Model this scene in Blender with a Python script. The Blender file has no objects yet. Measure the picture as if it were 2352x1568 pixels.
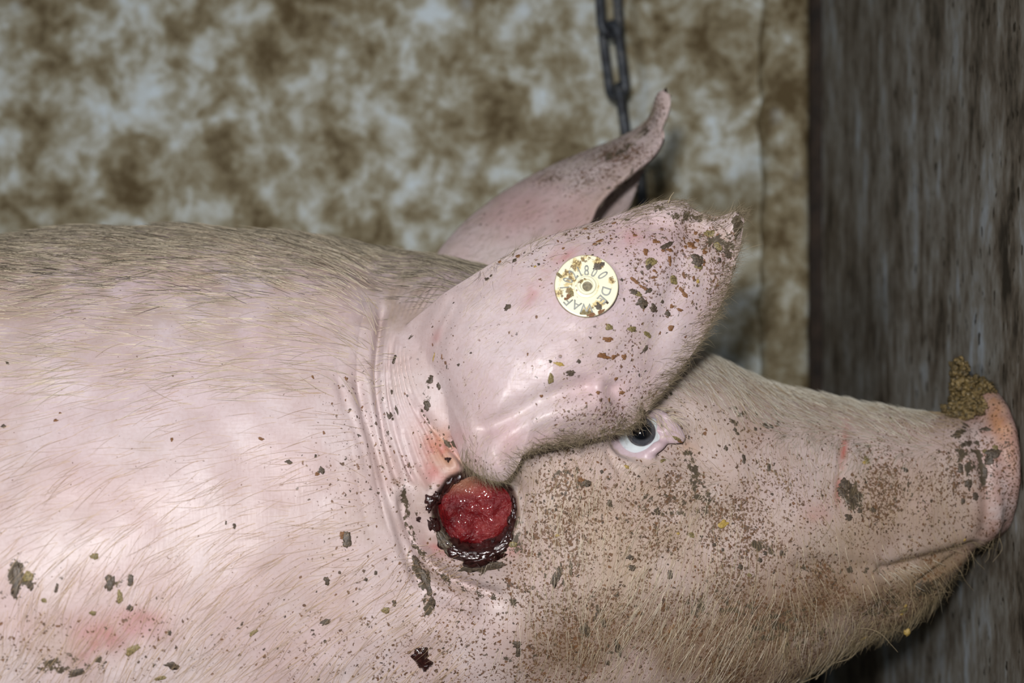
import bpy, bmesh, math, random
import numpy as np
from mathutils import Vector, Matrix, Euler
from mathutils.bvhtree import BVHTree
from mathutils.kdtree import KDTree

S = bpy.context.scene
COL = S.collection
random.seed(7)
rng = np.random.default_rng(7)

# ------------------------------------------------------------------ camera
F = 50.0 / 36.0 * 2352.0          # focal length in pixels of the 2352 x 1568 frame
ZC = 0.53                         # height of the lens above the floor
cam_d = bpy.data.cameras.new('camera')
cam_d.lens = 50; cam_d.sensor_width = 36; cam_d.clip_start = 0.02
cam_d.dof.use_dof = True; cam_d.dof.focus_distance = 0.605; cam_d.dof.aperture_fstop = 7.1
cam = bpy.data.objects.new('camera', cam_d); COL.objects.link(cam)
cam.location = (0, 0, ZC); cam.rotation_euler = (math.pi/2, 0, 0)
S.camera = cam

# ------------------------------------------------------------------ light
world = bpy.data.worlds.new('world'); S.world = world; world.use_nodes = True
wb = world.node_tree.nodes['Background']
wb.inputs[0].default_value = (0.62, 0.80, 1.0, 1); wb.inputs[1].default_value = 0.05
fl = bpy.data.lights.new('camera_flash', 'SPOT'); fl.spot_size = math.radians(112); fl.spot_blend = 1.0; fl.energy = 16.0; fl.shadow_soft_size = 0.018
fl.color = (1.0, 0.975, 0.965)
flo = bpy.data.objects.new('camera_flash', fl); COL.objects.link(flo)
flo.location = (-0.03, -0.03, ZC + 0.075)
flo.rotation_euler = (Vector((-0.07, 0.62, ZC - 0.03)) - flo.location).to_track_quat('-Z', 'Y').to_euler()
f2 = bpy.data.lights.new('second_flash', 'POINT'); f2.energy = 4.6; f2.shadow_soft_size = 0.02; f2.color = (1.0, 0.975, 0.965)
f2o = bpy.data.objects.new('second_flash', f2); COL.objects.link(f2o); f2o.location = (-0.24, -0.03, ZC + 0.10)
# cool daylight tube high up in the stall, behind the photographer
tl = bpy.data.lights.new('stall_lamp', 'AREA'); tl.shape = 'RECTANGLE'; tl.size = 1.2; tl.size_y = 0.25
tl.energy = 0.8; tl.color = (0.72, 0.86, 1.0)
tlo = bpy.data.objects.new('stall_lamp', tl); COL.objects.link(tlo)
tlo.location = (-0.55, -0.35, ZC + 1.25)
tlo.rotation_euler = (Vector((-0.1, 0.9, ZC)) - tlo.location).to_track_quat('-Z', 'Y').to_euler()

S.view_settings.view_transform = 'Standard'; S.view_settings.look = 'None'
S.view_settings.exposure = 0.0; S.view_settings.gamma = 1.0
S.view_settings.use_curve_mapping = False
S.display_settings.display_device = 'sRGB'
S.cycles.max_bounces = 4; S.cycles.diffuse_bounces = 2; S.cycles.glossy_bounces = 2; S.cycles.transmission_bounces = 2

# ------------------------------------------------------------------ helpers
def P(px, py, Y):
    """point at distance Y in front of the lens, seen at pixel px, py"""
    return Vector(((px - 1176.0) / F * Y, Y, ZC - (py - 784.0) / F * Y))

def proj(co):
    co = np.asarray(co)
    return 1176.0 + co[:, 0] / co[:, 1] * F, 784.0 - (co[:, 2] - ZC) / co[:, 1] * F

def sstep(a, b, x):
    t = np.clip((x - a) / (b - a), 0, 1)
    return t * t * (3 - 2 * t)

def lattice(n, seed):
    return np.random.default_rng(seed).random((n, n, n))
_LAT = [lattice(48, 11 + i) for i in range(4)]
def vnoise(p, scale, k=0):
    """smooth value noise in -1..1 at points p (n,3)"""
    q = np.asarray(p) * scale + 1000.0
    i = np.floor(q).astype(int); f = q - i; f = f * f * (3 - 2 * f)
    L = _LAT[k]; n = 48
    def g(a, b, c): return L[(i[:, 0] + a) % n, (i[:, 1] + b) % n, (i[:, 2] + c) % n]
    x00 = g(0,0,0)*(1-f[:,0]) + g(1,0,0)*f[:,0]; x10 = g(0,1,0)*(1-f[:,0]) + g(1,1,0)*f[:,0]
    x01 = g(0,0,1)*(1-f[:,0]) + g(1,0,1)*f[:,0]; x11 = g(0,1,1)*(1-f[:,0]) + g(1,1,1)*f[:,0]
    y0 = x00*(1-f[:,1]) + x10*f[:,1]; y1 = x01*(1-f[:,1]) + x11*f[:,1]
    return (y0*(1-f[:,2]) + y1*f[:,2]) * 2 - 1

def catmull(pts, n):
    """smooth curve through control points, n samples"""
    pts = np.asarray(pts, float); m = len(pts)
    ext = np.vstack([2*pts[0]-pts[1], pts, 2*pts[-1]-pts[-2]])
    t = np.linspace(0, m - 1 - 1e-9, n); k = t.astype(int); u = (t - k)[:, None]
    a, b, c, d = ext[k], ext[k+1], ext[k+2], ext[k+3]
    return 0.5*((2*b) + (c-a)*u + (2*a-5*b+4*c-d)*u*u + (3*b-a-3*c+d)*u**3)

def poly_dist(px, py, poly, n=22):
    """distance in pixels from points to a smooth polyline; also arclength fraction"""
    c = catmull(poly, n)
    best = np.full(px.shape, 1e9); tt = np.zeros(px.shape)
    for i in range(n - 1):
        ax, ay = c[i]; bx, by = c[i+1]
        vx, vy = bx-ax, by-ay; L2 = vx*vx + vy*vy + 1e-9
        u = np.clip(((px-ax)*vx + (py-ay)*vy)/L2, 0, 1)
        d = np.hypot(px-ax-u*vx, py-ay-u*vy)
        m = d < best; best[m] = d[m]; tt[m] = (i + u[m])/(n-1)
    return best, tt

def blob(px, py, cx, cy, rx, ry=None, ang=0.0):
    ry = rx if ry is None else ry
    a = math.radians(ang); dx, dy = px-cx, py-cy
    u = dx*math.cos(a) + dy*math.sin(a); v = -dx*math.sin(a) + dy*math.cos(a)
    return np.exp(-(u/rx)**2 - (v/ry)**2)

def mesh_obj(name, verts, faces, mat=None, parent=None, smooth=True):
    me = bpy.data.meshes.new(name)
    me.from_pydata([tuple(v) for v in verts], [], faces); me.update()
    if smooth: me.polygons.foreach_set('use_smooth', [True]*len(me.polygons))
    if mat: me.materials.append(mat)
    o = bpy.data.objects.new(name, me); COL.objects.link(o)
    if parent: o.parent = parent
    return o

def empty(name, loc=(0, 0, 0)):
    o = bpy.data.objects.new(name, None); o.empty_display_size = 0.05
    COL.objects.link(o); o.location = loc
    return o

def tag(o, label=None, cat=None, group=None, kind=None):
    if label: o['label'] = label
    if cat: o['category'] = cat
    if group: o['group'] = group
    if kind: o['kind'] = kind
    return o

def box(name, lo, hi, mat, bevel=0.0, parent=None):
    bm = bmesh.new(); bmesh.ops.create_cube(bm, size=1)
    for v in bm.verts:
        v.co = Vector([lo[i] + (v.co[i]+0.5)*(hi[i]-lo[i]) for i in range(3)])
    if bevel: bmesh.ops.bevel(bm, geom=list(bm.edges), offset=bevel, segments=2, affect='EDGES')
    me = bpy.data.meshes.new(name); bm.to_mesh(me); bm.free()
    if mat: me.materials.append(mat)
    o = bpy.data.objects.new(name, me); COL.objects.link(o)
    if parent: o.parent = parent
    return o

# ------------------------------------------------------------------ materials
class NT:
    def __init__(self, name):
        self.m = bpy.data.materials.new(name); self.m.use_nodes = True
        self.t = self.m.node_tree; self.b = self.t.nodes['Principled BSDF']
        self.tc = self.t.nodes.new('ShaderNodeTexCoord').outputs['Object']
    def new(self, typ, **kw):
        n = self.t.nodes.new(typ)
        for k, v in kw.items(): setattr(n, k, v)
        return n
    def link(self, a, b): self.t.links.new(a, b)
    def put(self, sock, v):
        if hasattr(v, 'is_output'): self.link(v, sock)
        elif isinstance(v, (tuple, list)) and len(v) == 3 and sock.type == 'RGBA': sock.default_value = (*v, 1)
        else: sock.default_value = v
    def math(self, op, a, b=0.0, c=0.0, clamp=False):
        n = self.new('ShaderNodeMath', operation=op, use_clamp=clamp)
        self.put(n.inputs[0], a); self.put(n.inputs[1], b); self.put(n.inputs[2], c)
        return n.outputs[0]
    def noise(self, scale, detail=3, rough=0.55, vec=None, dist=0.0):
        n = self.new('ShaderNodeTexNoise'); self.link(vec or self.tc, n.inputs['Vector'])
        n.inputs['Scale'].default_value = scale; n.inputs['Detail'].default_value = detail
        n.inputs['Roughness'].default_value = rough; n.inputs['Distortion'].default_value = dist
        return n.outputs['Fac']
    def voro(self, scale, feature='F1', vec=None, rand=1.0):
        n = self.new('ShaderNodeTexVoronoi', feature=feature); self.link(vec or self.tc, n.inputs['Vector'])
        n.inputs['Scale'].default_value = scale; n.inputs['Randomness'].default_value = rand
        return n.outputs['Distance']
    def mapv(self, scale=(1, 1, 1), rot=(0, 0, 0), loc=(0, 0, 0), vec=None):
        n = self.new('ShaderNodeMapping'); self.link(vec or self.tc, n.inputs['Vector'])
        n.inputs['Scale'].default_value = scale; n.inputs['Rotation'].default_value = rot
        n.inputs['Location'].default_value = loc
        return n.outputs[0]
    def step(self, x, a, b):
        n = self.new('ShaderNodeMapRange', interpolation_type='SMOOTHSTEP')
        self.put(n.inputs['Value'], x); self.put(n.inputs['From Min'], a); self.put(n.inputs['From Max'], b)
        return n.outputs[0]
    def mix(self, f, a, b, mode='MIX'):
        n = self.new('ShaderNodeMix', data_type='RGBA', blend_type=mode, clamp_factor=True)
        self.put(n.inputs[0], f); self.put(n.inputs[6], a); self.put(n.inputs[7], b)
        return n.outputs[2]
    def ramp(self, f, stops):
        n = self.new('ShaderNodeValToRGB'); self.put(n.inputs[0], f); e = n.color_ramp.elements
        while len(e) < len(stops): e.new(0.5)
        for i, (p, c) in enumerate(stops): e[i].position = p; e[i].color = (*c, 1)
        return n.outputs[0]
    def attr(self, name):
        n = self.new('ShaderNodeAttribute'); n.attribute_name = name
        return n
    def bump(self, h, strength=0.3, dist=0.001, normal=None):
        n = self.new('ShaderNodeBump'); self.put(n.inputs['Height'], h)
        n.inputs['Strength'].default_value = strength; n.inputs['Distance'].default_value = dist
        if normal: self.link(normal, n.inputs['Normal'])
        self.link(n.outputs[0], self.b.inputs['Normal'])
        return n.outputs[0]
    def set(self, **kw):
        names = dict(color='Base Color', rough='Roughness', metal='Metallic', spec='Specular IOR Level',
                     sss='Subsurface Weight', coat='Coat Weight', coat_rough='Coat Roughness', sheen='Sheen Weight')
        for k, v in kw.items(): self.put(self.b.inputs[names[k]], v)
        return self.m

def simple(name, color, rough=0.6, var=0.25, scale=300, bump=0.2, bdist=0.0005, dark=None, coat=0.0):
    n = NT(name)
    f = n.noise(scale, 4)
    d = dark or tuple(c*(1-2*var) for c in color)
    n.set(color=n.ramp(f, [(0.32, d), (0.62, color)]), rough=rough, coat=coat, coat_rough=0.08)
    if bump: n.bump(n.noise(scale*1.7, 3), bump, bdist)
    return n.m

# --- stained lime-washed wall behind the pig
def wall_mat(name, dirtier=0.0):
    n = NT(name)
    big = n.noise(8, 2, 0.5)
    a = n.noise(30, 5, 0.64, dist=0.35)
    b = n.noise(85, 3, 0.6)
    v = n.math('ADD', n.math('MULTIPLY', a, 0.62), n.math('ADD', n.math('MULTIPLY', big, 0.22), n.math('MULTIPLY', b, 0.24)))
    v = n.math('SUBTRACT', v, 0.02)
    v = n.math('SUBTRACT', v, dirtier)
    c = n.ramp(v, [(0.40, (0.12, 0.085, 0.038)), (0.475, (0.27, 0.225, 0.135)), (0.53, (0.40, 0.375, 0.28)),
                   (0.585, (0.58, 0.60, 0.545)), (0.66, (0.72, 0.82, 0.87))])
    spots = n.step(n.voro(22), 0.20, 0.05)
    spots = n.math('MULTIPLY', spots, n.step(n.noise(11, 2), 0.48, 0.60))
    c = n.mix(n.math('MULTIPLY', spots, 0.8), c, (0.72, 0.82, 0.88))
    n.set(color=c, rough=0.75, spec=0.25)
    n.bump(a, 0.5, 0.006)
    return n.m
M_wall = wall_mat('limewashed_wall')
M_post = wall_mat('corner_post', 0.075)

# --- grey weathered partition board with vertical grain
n = NT('weathered_partition')
g1 = n.noise(1, 5, 0.62, vec=n.mapv((1, 30, 11)))
g2 = n.noise(1, 4, 0.6, vec=n.mapv((1, 120, 42)))
g3 = n.noise(1, 3, 0.6, vec=n.mapv((1, 420, 120), loc=(0, 3, 2)))
v = n.math('ADD', n.math('MULTIPLY', g1, 0.55), n.math('ADD', n.math('MULTIPLY', g2, 0.33), n.math('MULTIPLY', g3, 0.12)))
c = n.ramp(v, [(0.38, (0.028, 0.022, 0.015)), (0.46, (0.12, 0.10, 0.076)), (0.54, (0.22, 0.21, 0.185)), (0.64, (0.34, 0.38, 0.42))])
pits = n.step(n.noise(1, 2, 0.5, vec=n.mapv((1, 300, 95), loc=(1, 9, 4))), 0.64, 0.70)
c = n.mix(pits, c, (0.025, 0.018, 0.010))
n.set(color=c, rough=0.62, spec=0.3); n.bump(v, 0.5, 0.003)
M_part = n.m
M_gap = simple('dark_gap', (0.012, 0.009, 0.007), 0.9, bump=0)
n = NT('stall_floor')
c = n.ramp(n.noise(18, 5), [(0.35, (0.018, 0.013, 0.008)), (0.65, (0.085, 0.07, 0.048))])
n.set(color=c, rough=0.55); n.bump(n.noise(60, 4), 0.5, 0.006); M_floor = n.m
n = NT('chain_steel')
c = n.ramp(n.noise(120, 4), [(0.35, (0.030, 0.030, 0.034)), (0.55, (0.075, 0.085, 0.10)), (0.68, (0.16, 0.16, 0.16))])
n.set(color=c, rough=0.5, metal=0.45); n.bump(n.noise(260, 3), 0.4, 0.001); M_chain = n.m

# --- pig skin
def skin_mat():
    n = NT('pig_skin')
    A = n.attr('skin_mask'); C = n.attr('skin_tone')
    sa = n.new('ShaderNodeSeparateColor'); n.link(A.outputs['Color'], sa.inputs[0])
    dirt, mud, wet = sa.outputs[0], sa.outputs[1], sa.outputs[2]
    wob = n.new('ShaderNodeTexNoise'); n.link(n.tc, wob.inputs['Vector']); wob.inputs['Scale'].default_value = 620; wob.inputs['Detail'].default_value = 1.0
    off = n.new('ShaderNodeVectorMath', operation='MULTIPLY_ADD'); n.link(wob.outputs['Color'], off.inputs[0]); off.inputs[1].default_value = (0.0022,)*3; n.link(n.tc, off.inputs[2])
    vn_ = n.new('ShaderNodeTexVoronoi'); n.link(off.outputs[0], vn_.inputs['Vector']); vn_.inputs['Scale'].default_value = 640
    vd = vn_.outputs['Distance']; vc = n.new('ShaderNodeSeparateColor'); n.link(vn_.outputs['Color'], vc.inputs[0])
    base = n.mix(n.math('MULTIPLY', n.step(vd, 0.42, 0.75), 0.14), C.outputs['Color'], (0.40, 0.26, 0.21))
    # rusty specks and darker spots of dried dirt
    nz1 = n.noise(820, 2, 0.62)
    nz2 = n.noise(300, 3, 0.62, vec=n.mapv(loc=(2, 8, 3)))
    th1 = n.math('SUBTRACT', 0.735, n.math('MULTIPLY', dirt, 0.27))
    s1 = n.step(nz1, th1, n.math('ADD', th1, 0.05))
    th2 = n.math('SUBTRACT', 0.75, n.math('MULTIPLY', dirt, 0.20))
    s2 = n.step(nz2, th2, n.math('ADD', th2, 0.03))
    keep = n.step(n.math('SUBTRACT', n.math('MULTIPLY', n.math('SUBTRACT', dirt, 0.15), n.math('MULTIPLY', nz2, 2.3)), vc.outputs[0]), -0.04, 0.04)
    rr = n.math('ADD', 0.08, n.math('MULTIPLY', vc.outputs[1], 0.34))
    s4 = n.math('MULTIPLY', keep, n.step(vd, n.math('ADD', rr, 0.12), rr))
    dc = n.mix(n.math('MULTIPLY', vc.outputs[2], 0.95), (0.175, 0.078, 0.030), (0.040, 0.030, 0.021))
    base = n.mix(n.math('MULTIPLY', s1, 0.85), base, n.mix(nz2, (0.060, 0.036, 0.020), (0.19, 0.082, 0.033)))
    base = n.mix(n.math('MULTIPLY', s2, 0.85), base, n.mix(n.step(nz1, 0.40, 0.60), (0.055, 0.036, 0.022), (0.155, 0.075, 0.034)))
    base = n.mix(n.math('MULTIPLY', s4, 0.93), base, dc)
    # dark greenish mud smears, plus the crease shade painted through the same mask
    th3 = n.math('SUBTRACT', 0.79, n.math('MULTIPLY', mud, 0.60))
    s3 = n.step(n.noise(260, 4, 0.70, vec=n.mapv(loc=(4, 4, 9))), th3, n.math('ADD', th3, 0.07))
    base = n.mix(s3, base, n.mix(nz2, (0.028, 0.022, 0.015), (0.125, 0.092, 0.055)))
    ro = n.math('SUBTRACT', n.math('ADD', 0.47, n.math('MULTIPLY', n.math('MAXIMUM', s1, s3), 0.2)), n.math('MULTIPLY', wet, 0.34))
    n.set(color=base, rough=ro, spec=0.45)
    w1 = n.noise(1, 1, 0.5, vec=n.mapv((950, 300, 170), rot=(0, 0.45, 0)))
    w2 = n.noise(1, 1, 0.5, vec=n.mapv((180, 300, 1000), rot=(0, 0.45, 0)))
    n.bump(n.math('ADD', w1, w2), 0.11, 0.0009)
    return n.m
M_skin = skin_mat()

def hair_mat(name, c0, c1):
    n = NT(name)
    hi = n.new('ShaderNodeHairInfo')
    n.set(color=n.mix(hi.outputs['Random'], c0, c1), rough=0.45, spec=0.4)
    n.b.inputs['Transmission Weight'].default_value = 0.0
    return n.m
M_hair_pale = hair_mat('pale_bristle', (0.74, 0.66, 0.52), (0.44, 0.34, 0.22))
M_hair_brown = hair_mat('brown_bristle', (0.40, 0.25, 0.13), (0.58, 0.45, 0.30))
M_hair_dirty = hair_mat('dirty_bristle', (0.04, 0.03, 0.016), (0.52, 0.45, 0.33))
M_hair_white = hair_mat('white_bristle', (0.78, 0.74, 0.64), (0.46, 0.42, 0.33))
M_hair_jaw = hair_mat('jaw_bristle', (0.50, 0.40, 0.25), (0.16, 0.12, 0.06))
M_hair_ear = hair_mat('ear_fuzz', (0.36, 0.29, 0.19), (0.12, 0.09, 0.055))
M_hair_face = hair_mat('face_fuzz', (0.52, 0.40, 0.24), (0.22, 0.15, 0.075))

M_flake = [simple('dirt_rust', (0.27, 0.125, 0.048), 0.55, 0.3, 5, 0.5, 0.0004, dark=(0.10, 0.045, 0.02)),
           simple('dirt_dark', (0.125, 0.092, 0.064), 0.45, 0.3, 5, 0.5, 0.0004, dark=(0.032, 0.024, 0.017)),
           simple('dirt_olive', (0.30, 0.235, 0.095), 0.45, 0.35, 5, 0.5, 0.0004, dark=(0.055, 0.042, 0.02)),
           simple('dirt_straw', (0.48, 0.33, 0.085), 0.45, 0.2, 4, 0.4, 0.0004),
           simple('dirt_blood', (0.040, 0.013, 0.011), 0.16, 0.35, 5, 0.5, 0.0004, coat=0.6)]
M_mud = simple('wet_mud', (0.235, 0.165, 0.062), 0.38, 0.36, 520, 0.9, 0.0015, dark=(0.035, 0.028, 0.014), coat=0.25)

# ------------------------------------------------------------------ setting
Yb = 1.02                                     # back wall
Xs = 0.2402                                   # partition where the snout touches it
def part_x(Y): return Xs + (Y - 0.66) * (0.2167 - Xs) / (1.02 - 0.66)
wall_back = tag(box('wall_back', (-1.3, Yb, 0), (0.60, Yb + 0.12, 1.9), M_wall), kind='structure')
floor = tag(box('floor', (-1.3, -0.6, -0.06), (0.60, Yb + 0.12, 0.0), M_floor), kind='structure')
# corner post, a rough strip on the back wall next to the partition
pl, pr = P(1752, 784, Yb - 0.012).x, P(1868, 784, Yb - 0.012).x
gx, gz = 8, 130
vs, fs = [], []
for j in range(gz + 1):
    z = 1.9*j/gz
    for i in range(gx + 1):
        x = pl + (pr-pl)*i/gx
        e = 0.0 if 0 < i < gx else 1.0
        wob = 0.0022*math.sin(z*71+i)*math.sin(z*31) + 0.0012*math.sin(z*190+2*i)
        vs.append((x + (wob if i in (0, gx) else 0), Yb - 0.012 + 0.006*e + abs(wob), z))
nfront = len(vs)
for j in range(gz + 1):
    for i in (0, gx):
        v = vs[j*(gx+1)+i]; vs.append((v[0], Yb + 0.005, v[2]))
for j in range(gz):
    for i in range(gx):
        a = j*(gx+1)+i; fs.append((a, a+1, a+gx+2, a+gx+1))
    a, b = j*(gx+1), (j+1)*(gx+1); c, d = nfront+2*j, nfront+2*j+2
    fs.append((a, b, d, c)); fs.append((a+gx, c+1, d+1, b+gx))
trim_1 = tag(mesh_obj('trim_1', vs, fs, M_post), kind='structure')
# dark strip added as the shade of the gap between post and partition
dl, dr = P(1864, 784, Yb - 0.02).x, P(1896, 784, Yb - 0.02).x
gap_shade = tag(box('gap_shade', (dl, Yb - 0.020, 0), (dr, Yb + 0.004, 1.9), simple('gap_shade_strip', (0.042, 0.026, 0.016), 0.8, 0.35, 60, 0.6, 0.004), 0.002), kind='structure')
# partition: a slab that runs towards the camera on the right
vs, fs = [], []
ny, nz = 40, 60
y0, y1 = 0.10, Yb - 0.022
for j in range(nz + 1):
    for i in range(ny + 1):
        Y = y0 + (y1-y0)*i/ny; z = 1.9*j/nz
        vs.append((part_x(Y) + 0.0006*math.sin(Y*40+z*3) , Y, z))
m0 = len(vs)
vs += [(part_x(y0)+0.05, y0, 0), (part_x(y1)+0.05, y1, 0), (part_x(y1)+0.05, y1, 1.9), (part_x(y0)+0.05, y0, 1.9)]
for j in range(nz):
    for i in range(ny):
        a = j*(ny+1)+i; fs.append((a, a+ny+1, a+ny+2, a+1))
fs.append((m0, m0+1, m0+2, m0+3))
fs.append(tuple([m0] + [j*(ny+1) for j in range(0, nz+1)] + [m0+3]))
fs.append(tuple([m0+1] + [j*(ny+1)+ny for j in range(0, nz+1)] + [m0+2]))
fs.append(tuple([m0] + list(range(0, ny+1)) + [m0+1]))
fs.append(tuple([m0+3] + [nz*(ny+1)+i for i in range(0, ny+1)] + [m0+2]))
wall_right = tag(mesh_obj('wall_right', vs, fs, M_part, smooth=False), kind='structure')

# ------------------------------------------------------------------ pig: trunk and head
YM = 0.70
# columns: pixel x, pixel y of top line, of belly / jaw line, half width, squareness
ST = np.array([
 (-2560, 1080, 1420, 0.020, 2.0), (-2500, 900, 1600, 0.070, 2.0), (-2380, 730, 1900, 0.115, 2.0), (-2100, 600, 2130, 0.152, 2.1),
 (-1500, 548, 2200, 0.163, 2.1), (-700, 540, 2210, 0.165, 2.1), (-200, 552, 2200, 0.158, 2.1), (0, 546, 2180, 0.152, 2.1),
 (150, 530, 2150, 0.148, 2.1), (300, 523, 2120, 0.143, 2.1), (500, 525, 2060, 0.135, 2.1), (700, 543, 1980, 0.127, 2.1),
 (860, 566, 1900, 0.119, 2.1), (1000, 590, 1820, 0.112, 2.1), (1150, 618, 1750, 0.106, 2.15), (1300, 655, 1705, 0.100, 2.2),
 (1450, 715, 1672, 0.093, 2.25), (1600, 803, 1630, 0.084, 2.3), (1750, 872, 1578, 0.073, 2.3), (1850, 900, 1525, 0.064, 2.3),
 (1950, 920, 1470, 0.056, 2.3), (2050, 938, 1432, 0.049, 2.3), (2105, 948, 1380, 0.045, 2.4), (2150, 952, 1330, 0.042, 2.5),
 (2195, 951, 1280, 0.040, 2.6), (2228, 947, 1248, 0.039, 2.7), (2250, 955, 1234, 0.036, 2.7), (2262, 1010, 1205, 0.022, 2.5)], float)
stX = (ST[:, 0]-1176)/F*YM
stT = ZC - (ST[:, 1]-784)/F*YM
stB = ZC - (ST[:, 2]-784)/F*YM
def pchip(x, xp, fp):
    h = np.diff(xp); dl = np.diff(fp)/h; m = np.zeros_like(fp)
    m[0], m[-1] = dl[0], dl[-1]
    for i in range(1, len(xp)-1):
        if dl[i-1]*dl[i] > 0:
            w1, w2 = 2*h[i]+h[i-1], h[i]+2*h[i-1]; m[i] = (w1+w2)/(w1/dl[i-1]+w2/dl[i])
    k = np.clip(np.searchsorted(xp, x)-1, 0, len(xp)-2); t = (x-xp[k])/h[k]
    return ((1+2*t)*(1-t)**2*fp[k] + t*(1-t)**2*h[k]*m[k] + t*t*(3-2*t)*fp[k+1] + t*t*(t-1)*h[k]*m[k+1])
xa = (-160-1176)/F*YM
xs = np.concatenate([np.linspace(stX[0], xa, 46)[:-1], np.arange(xa, -0.075, 0.00085), np.arange(-0.075, 0.0, 0.0005), np.arange(0.0, stX[-2], 0.00085), np.linspace(stX[-2], stX[-1], 6)])
tt_ = pchip(xs, stX, stT); bb_ = pchip(xs, stX, stB); ww_ = pchip(xs, stX, ST[:, 3]); ee_ = np.interp(xs, stX, ST[:, 4])
th = np.concatenate([np.linspace(math.radians(112), math.radians(-52), 430)[:-1], np.linspace(math.radians(-52), math.radians(-248), 84)[:-1]])
nr = len(th)
# ring: angle 90 = top, 0 = side towards the camera, -90 = belly
ct, sn = np.cos(th), np.sin(th)
Xg = np.repeat(xs[:, None], nr, 1)
e = 2.0/ee_[:, None]
cz = (tt_+bb_)[:, None]/2; hz = (tt_-bb_)[:, None]/2
Yg = YM - ww_[:, None]*np.sign(ct)[None]*np.abs(ct)[None]**e
Zg = cz + hz*np.sign(sn)[None]*np.abs(sn)[None]**e
V = np.stack([Xg, Yg, Zg], -1)

def grid_normals(G):
    du = np.gradient(G, axis=0); Gw = np.concatenate([G[:, -1:], G, G[:, :1]], 1)
    dv = (Gw[:, 2:] - Gw[:, :-2])/2
    nn = np.cross(dv, du); nn /= np.linalg.norm(nn, axis=-1, keepdims=True)+1e-12
    return nn
N0 = grid_normals(V)
if N0[len(xs)//2, nr//3, 1] > 0: N0 = -N0
pxg, pyg = proj(V.reshape(-1, 3)); nearw = sstep(-0.15, 0.45, -N0[..., 1].reshape(-1))

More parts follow.
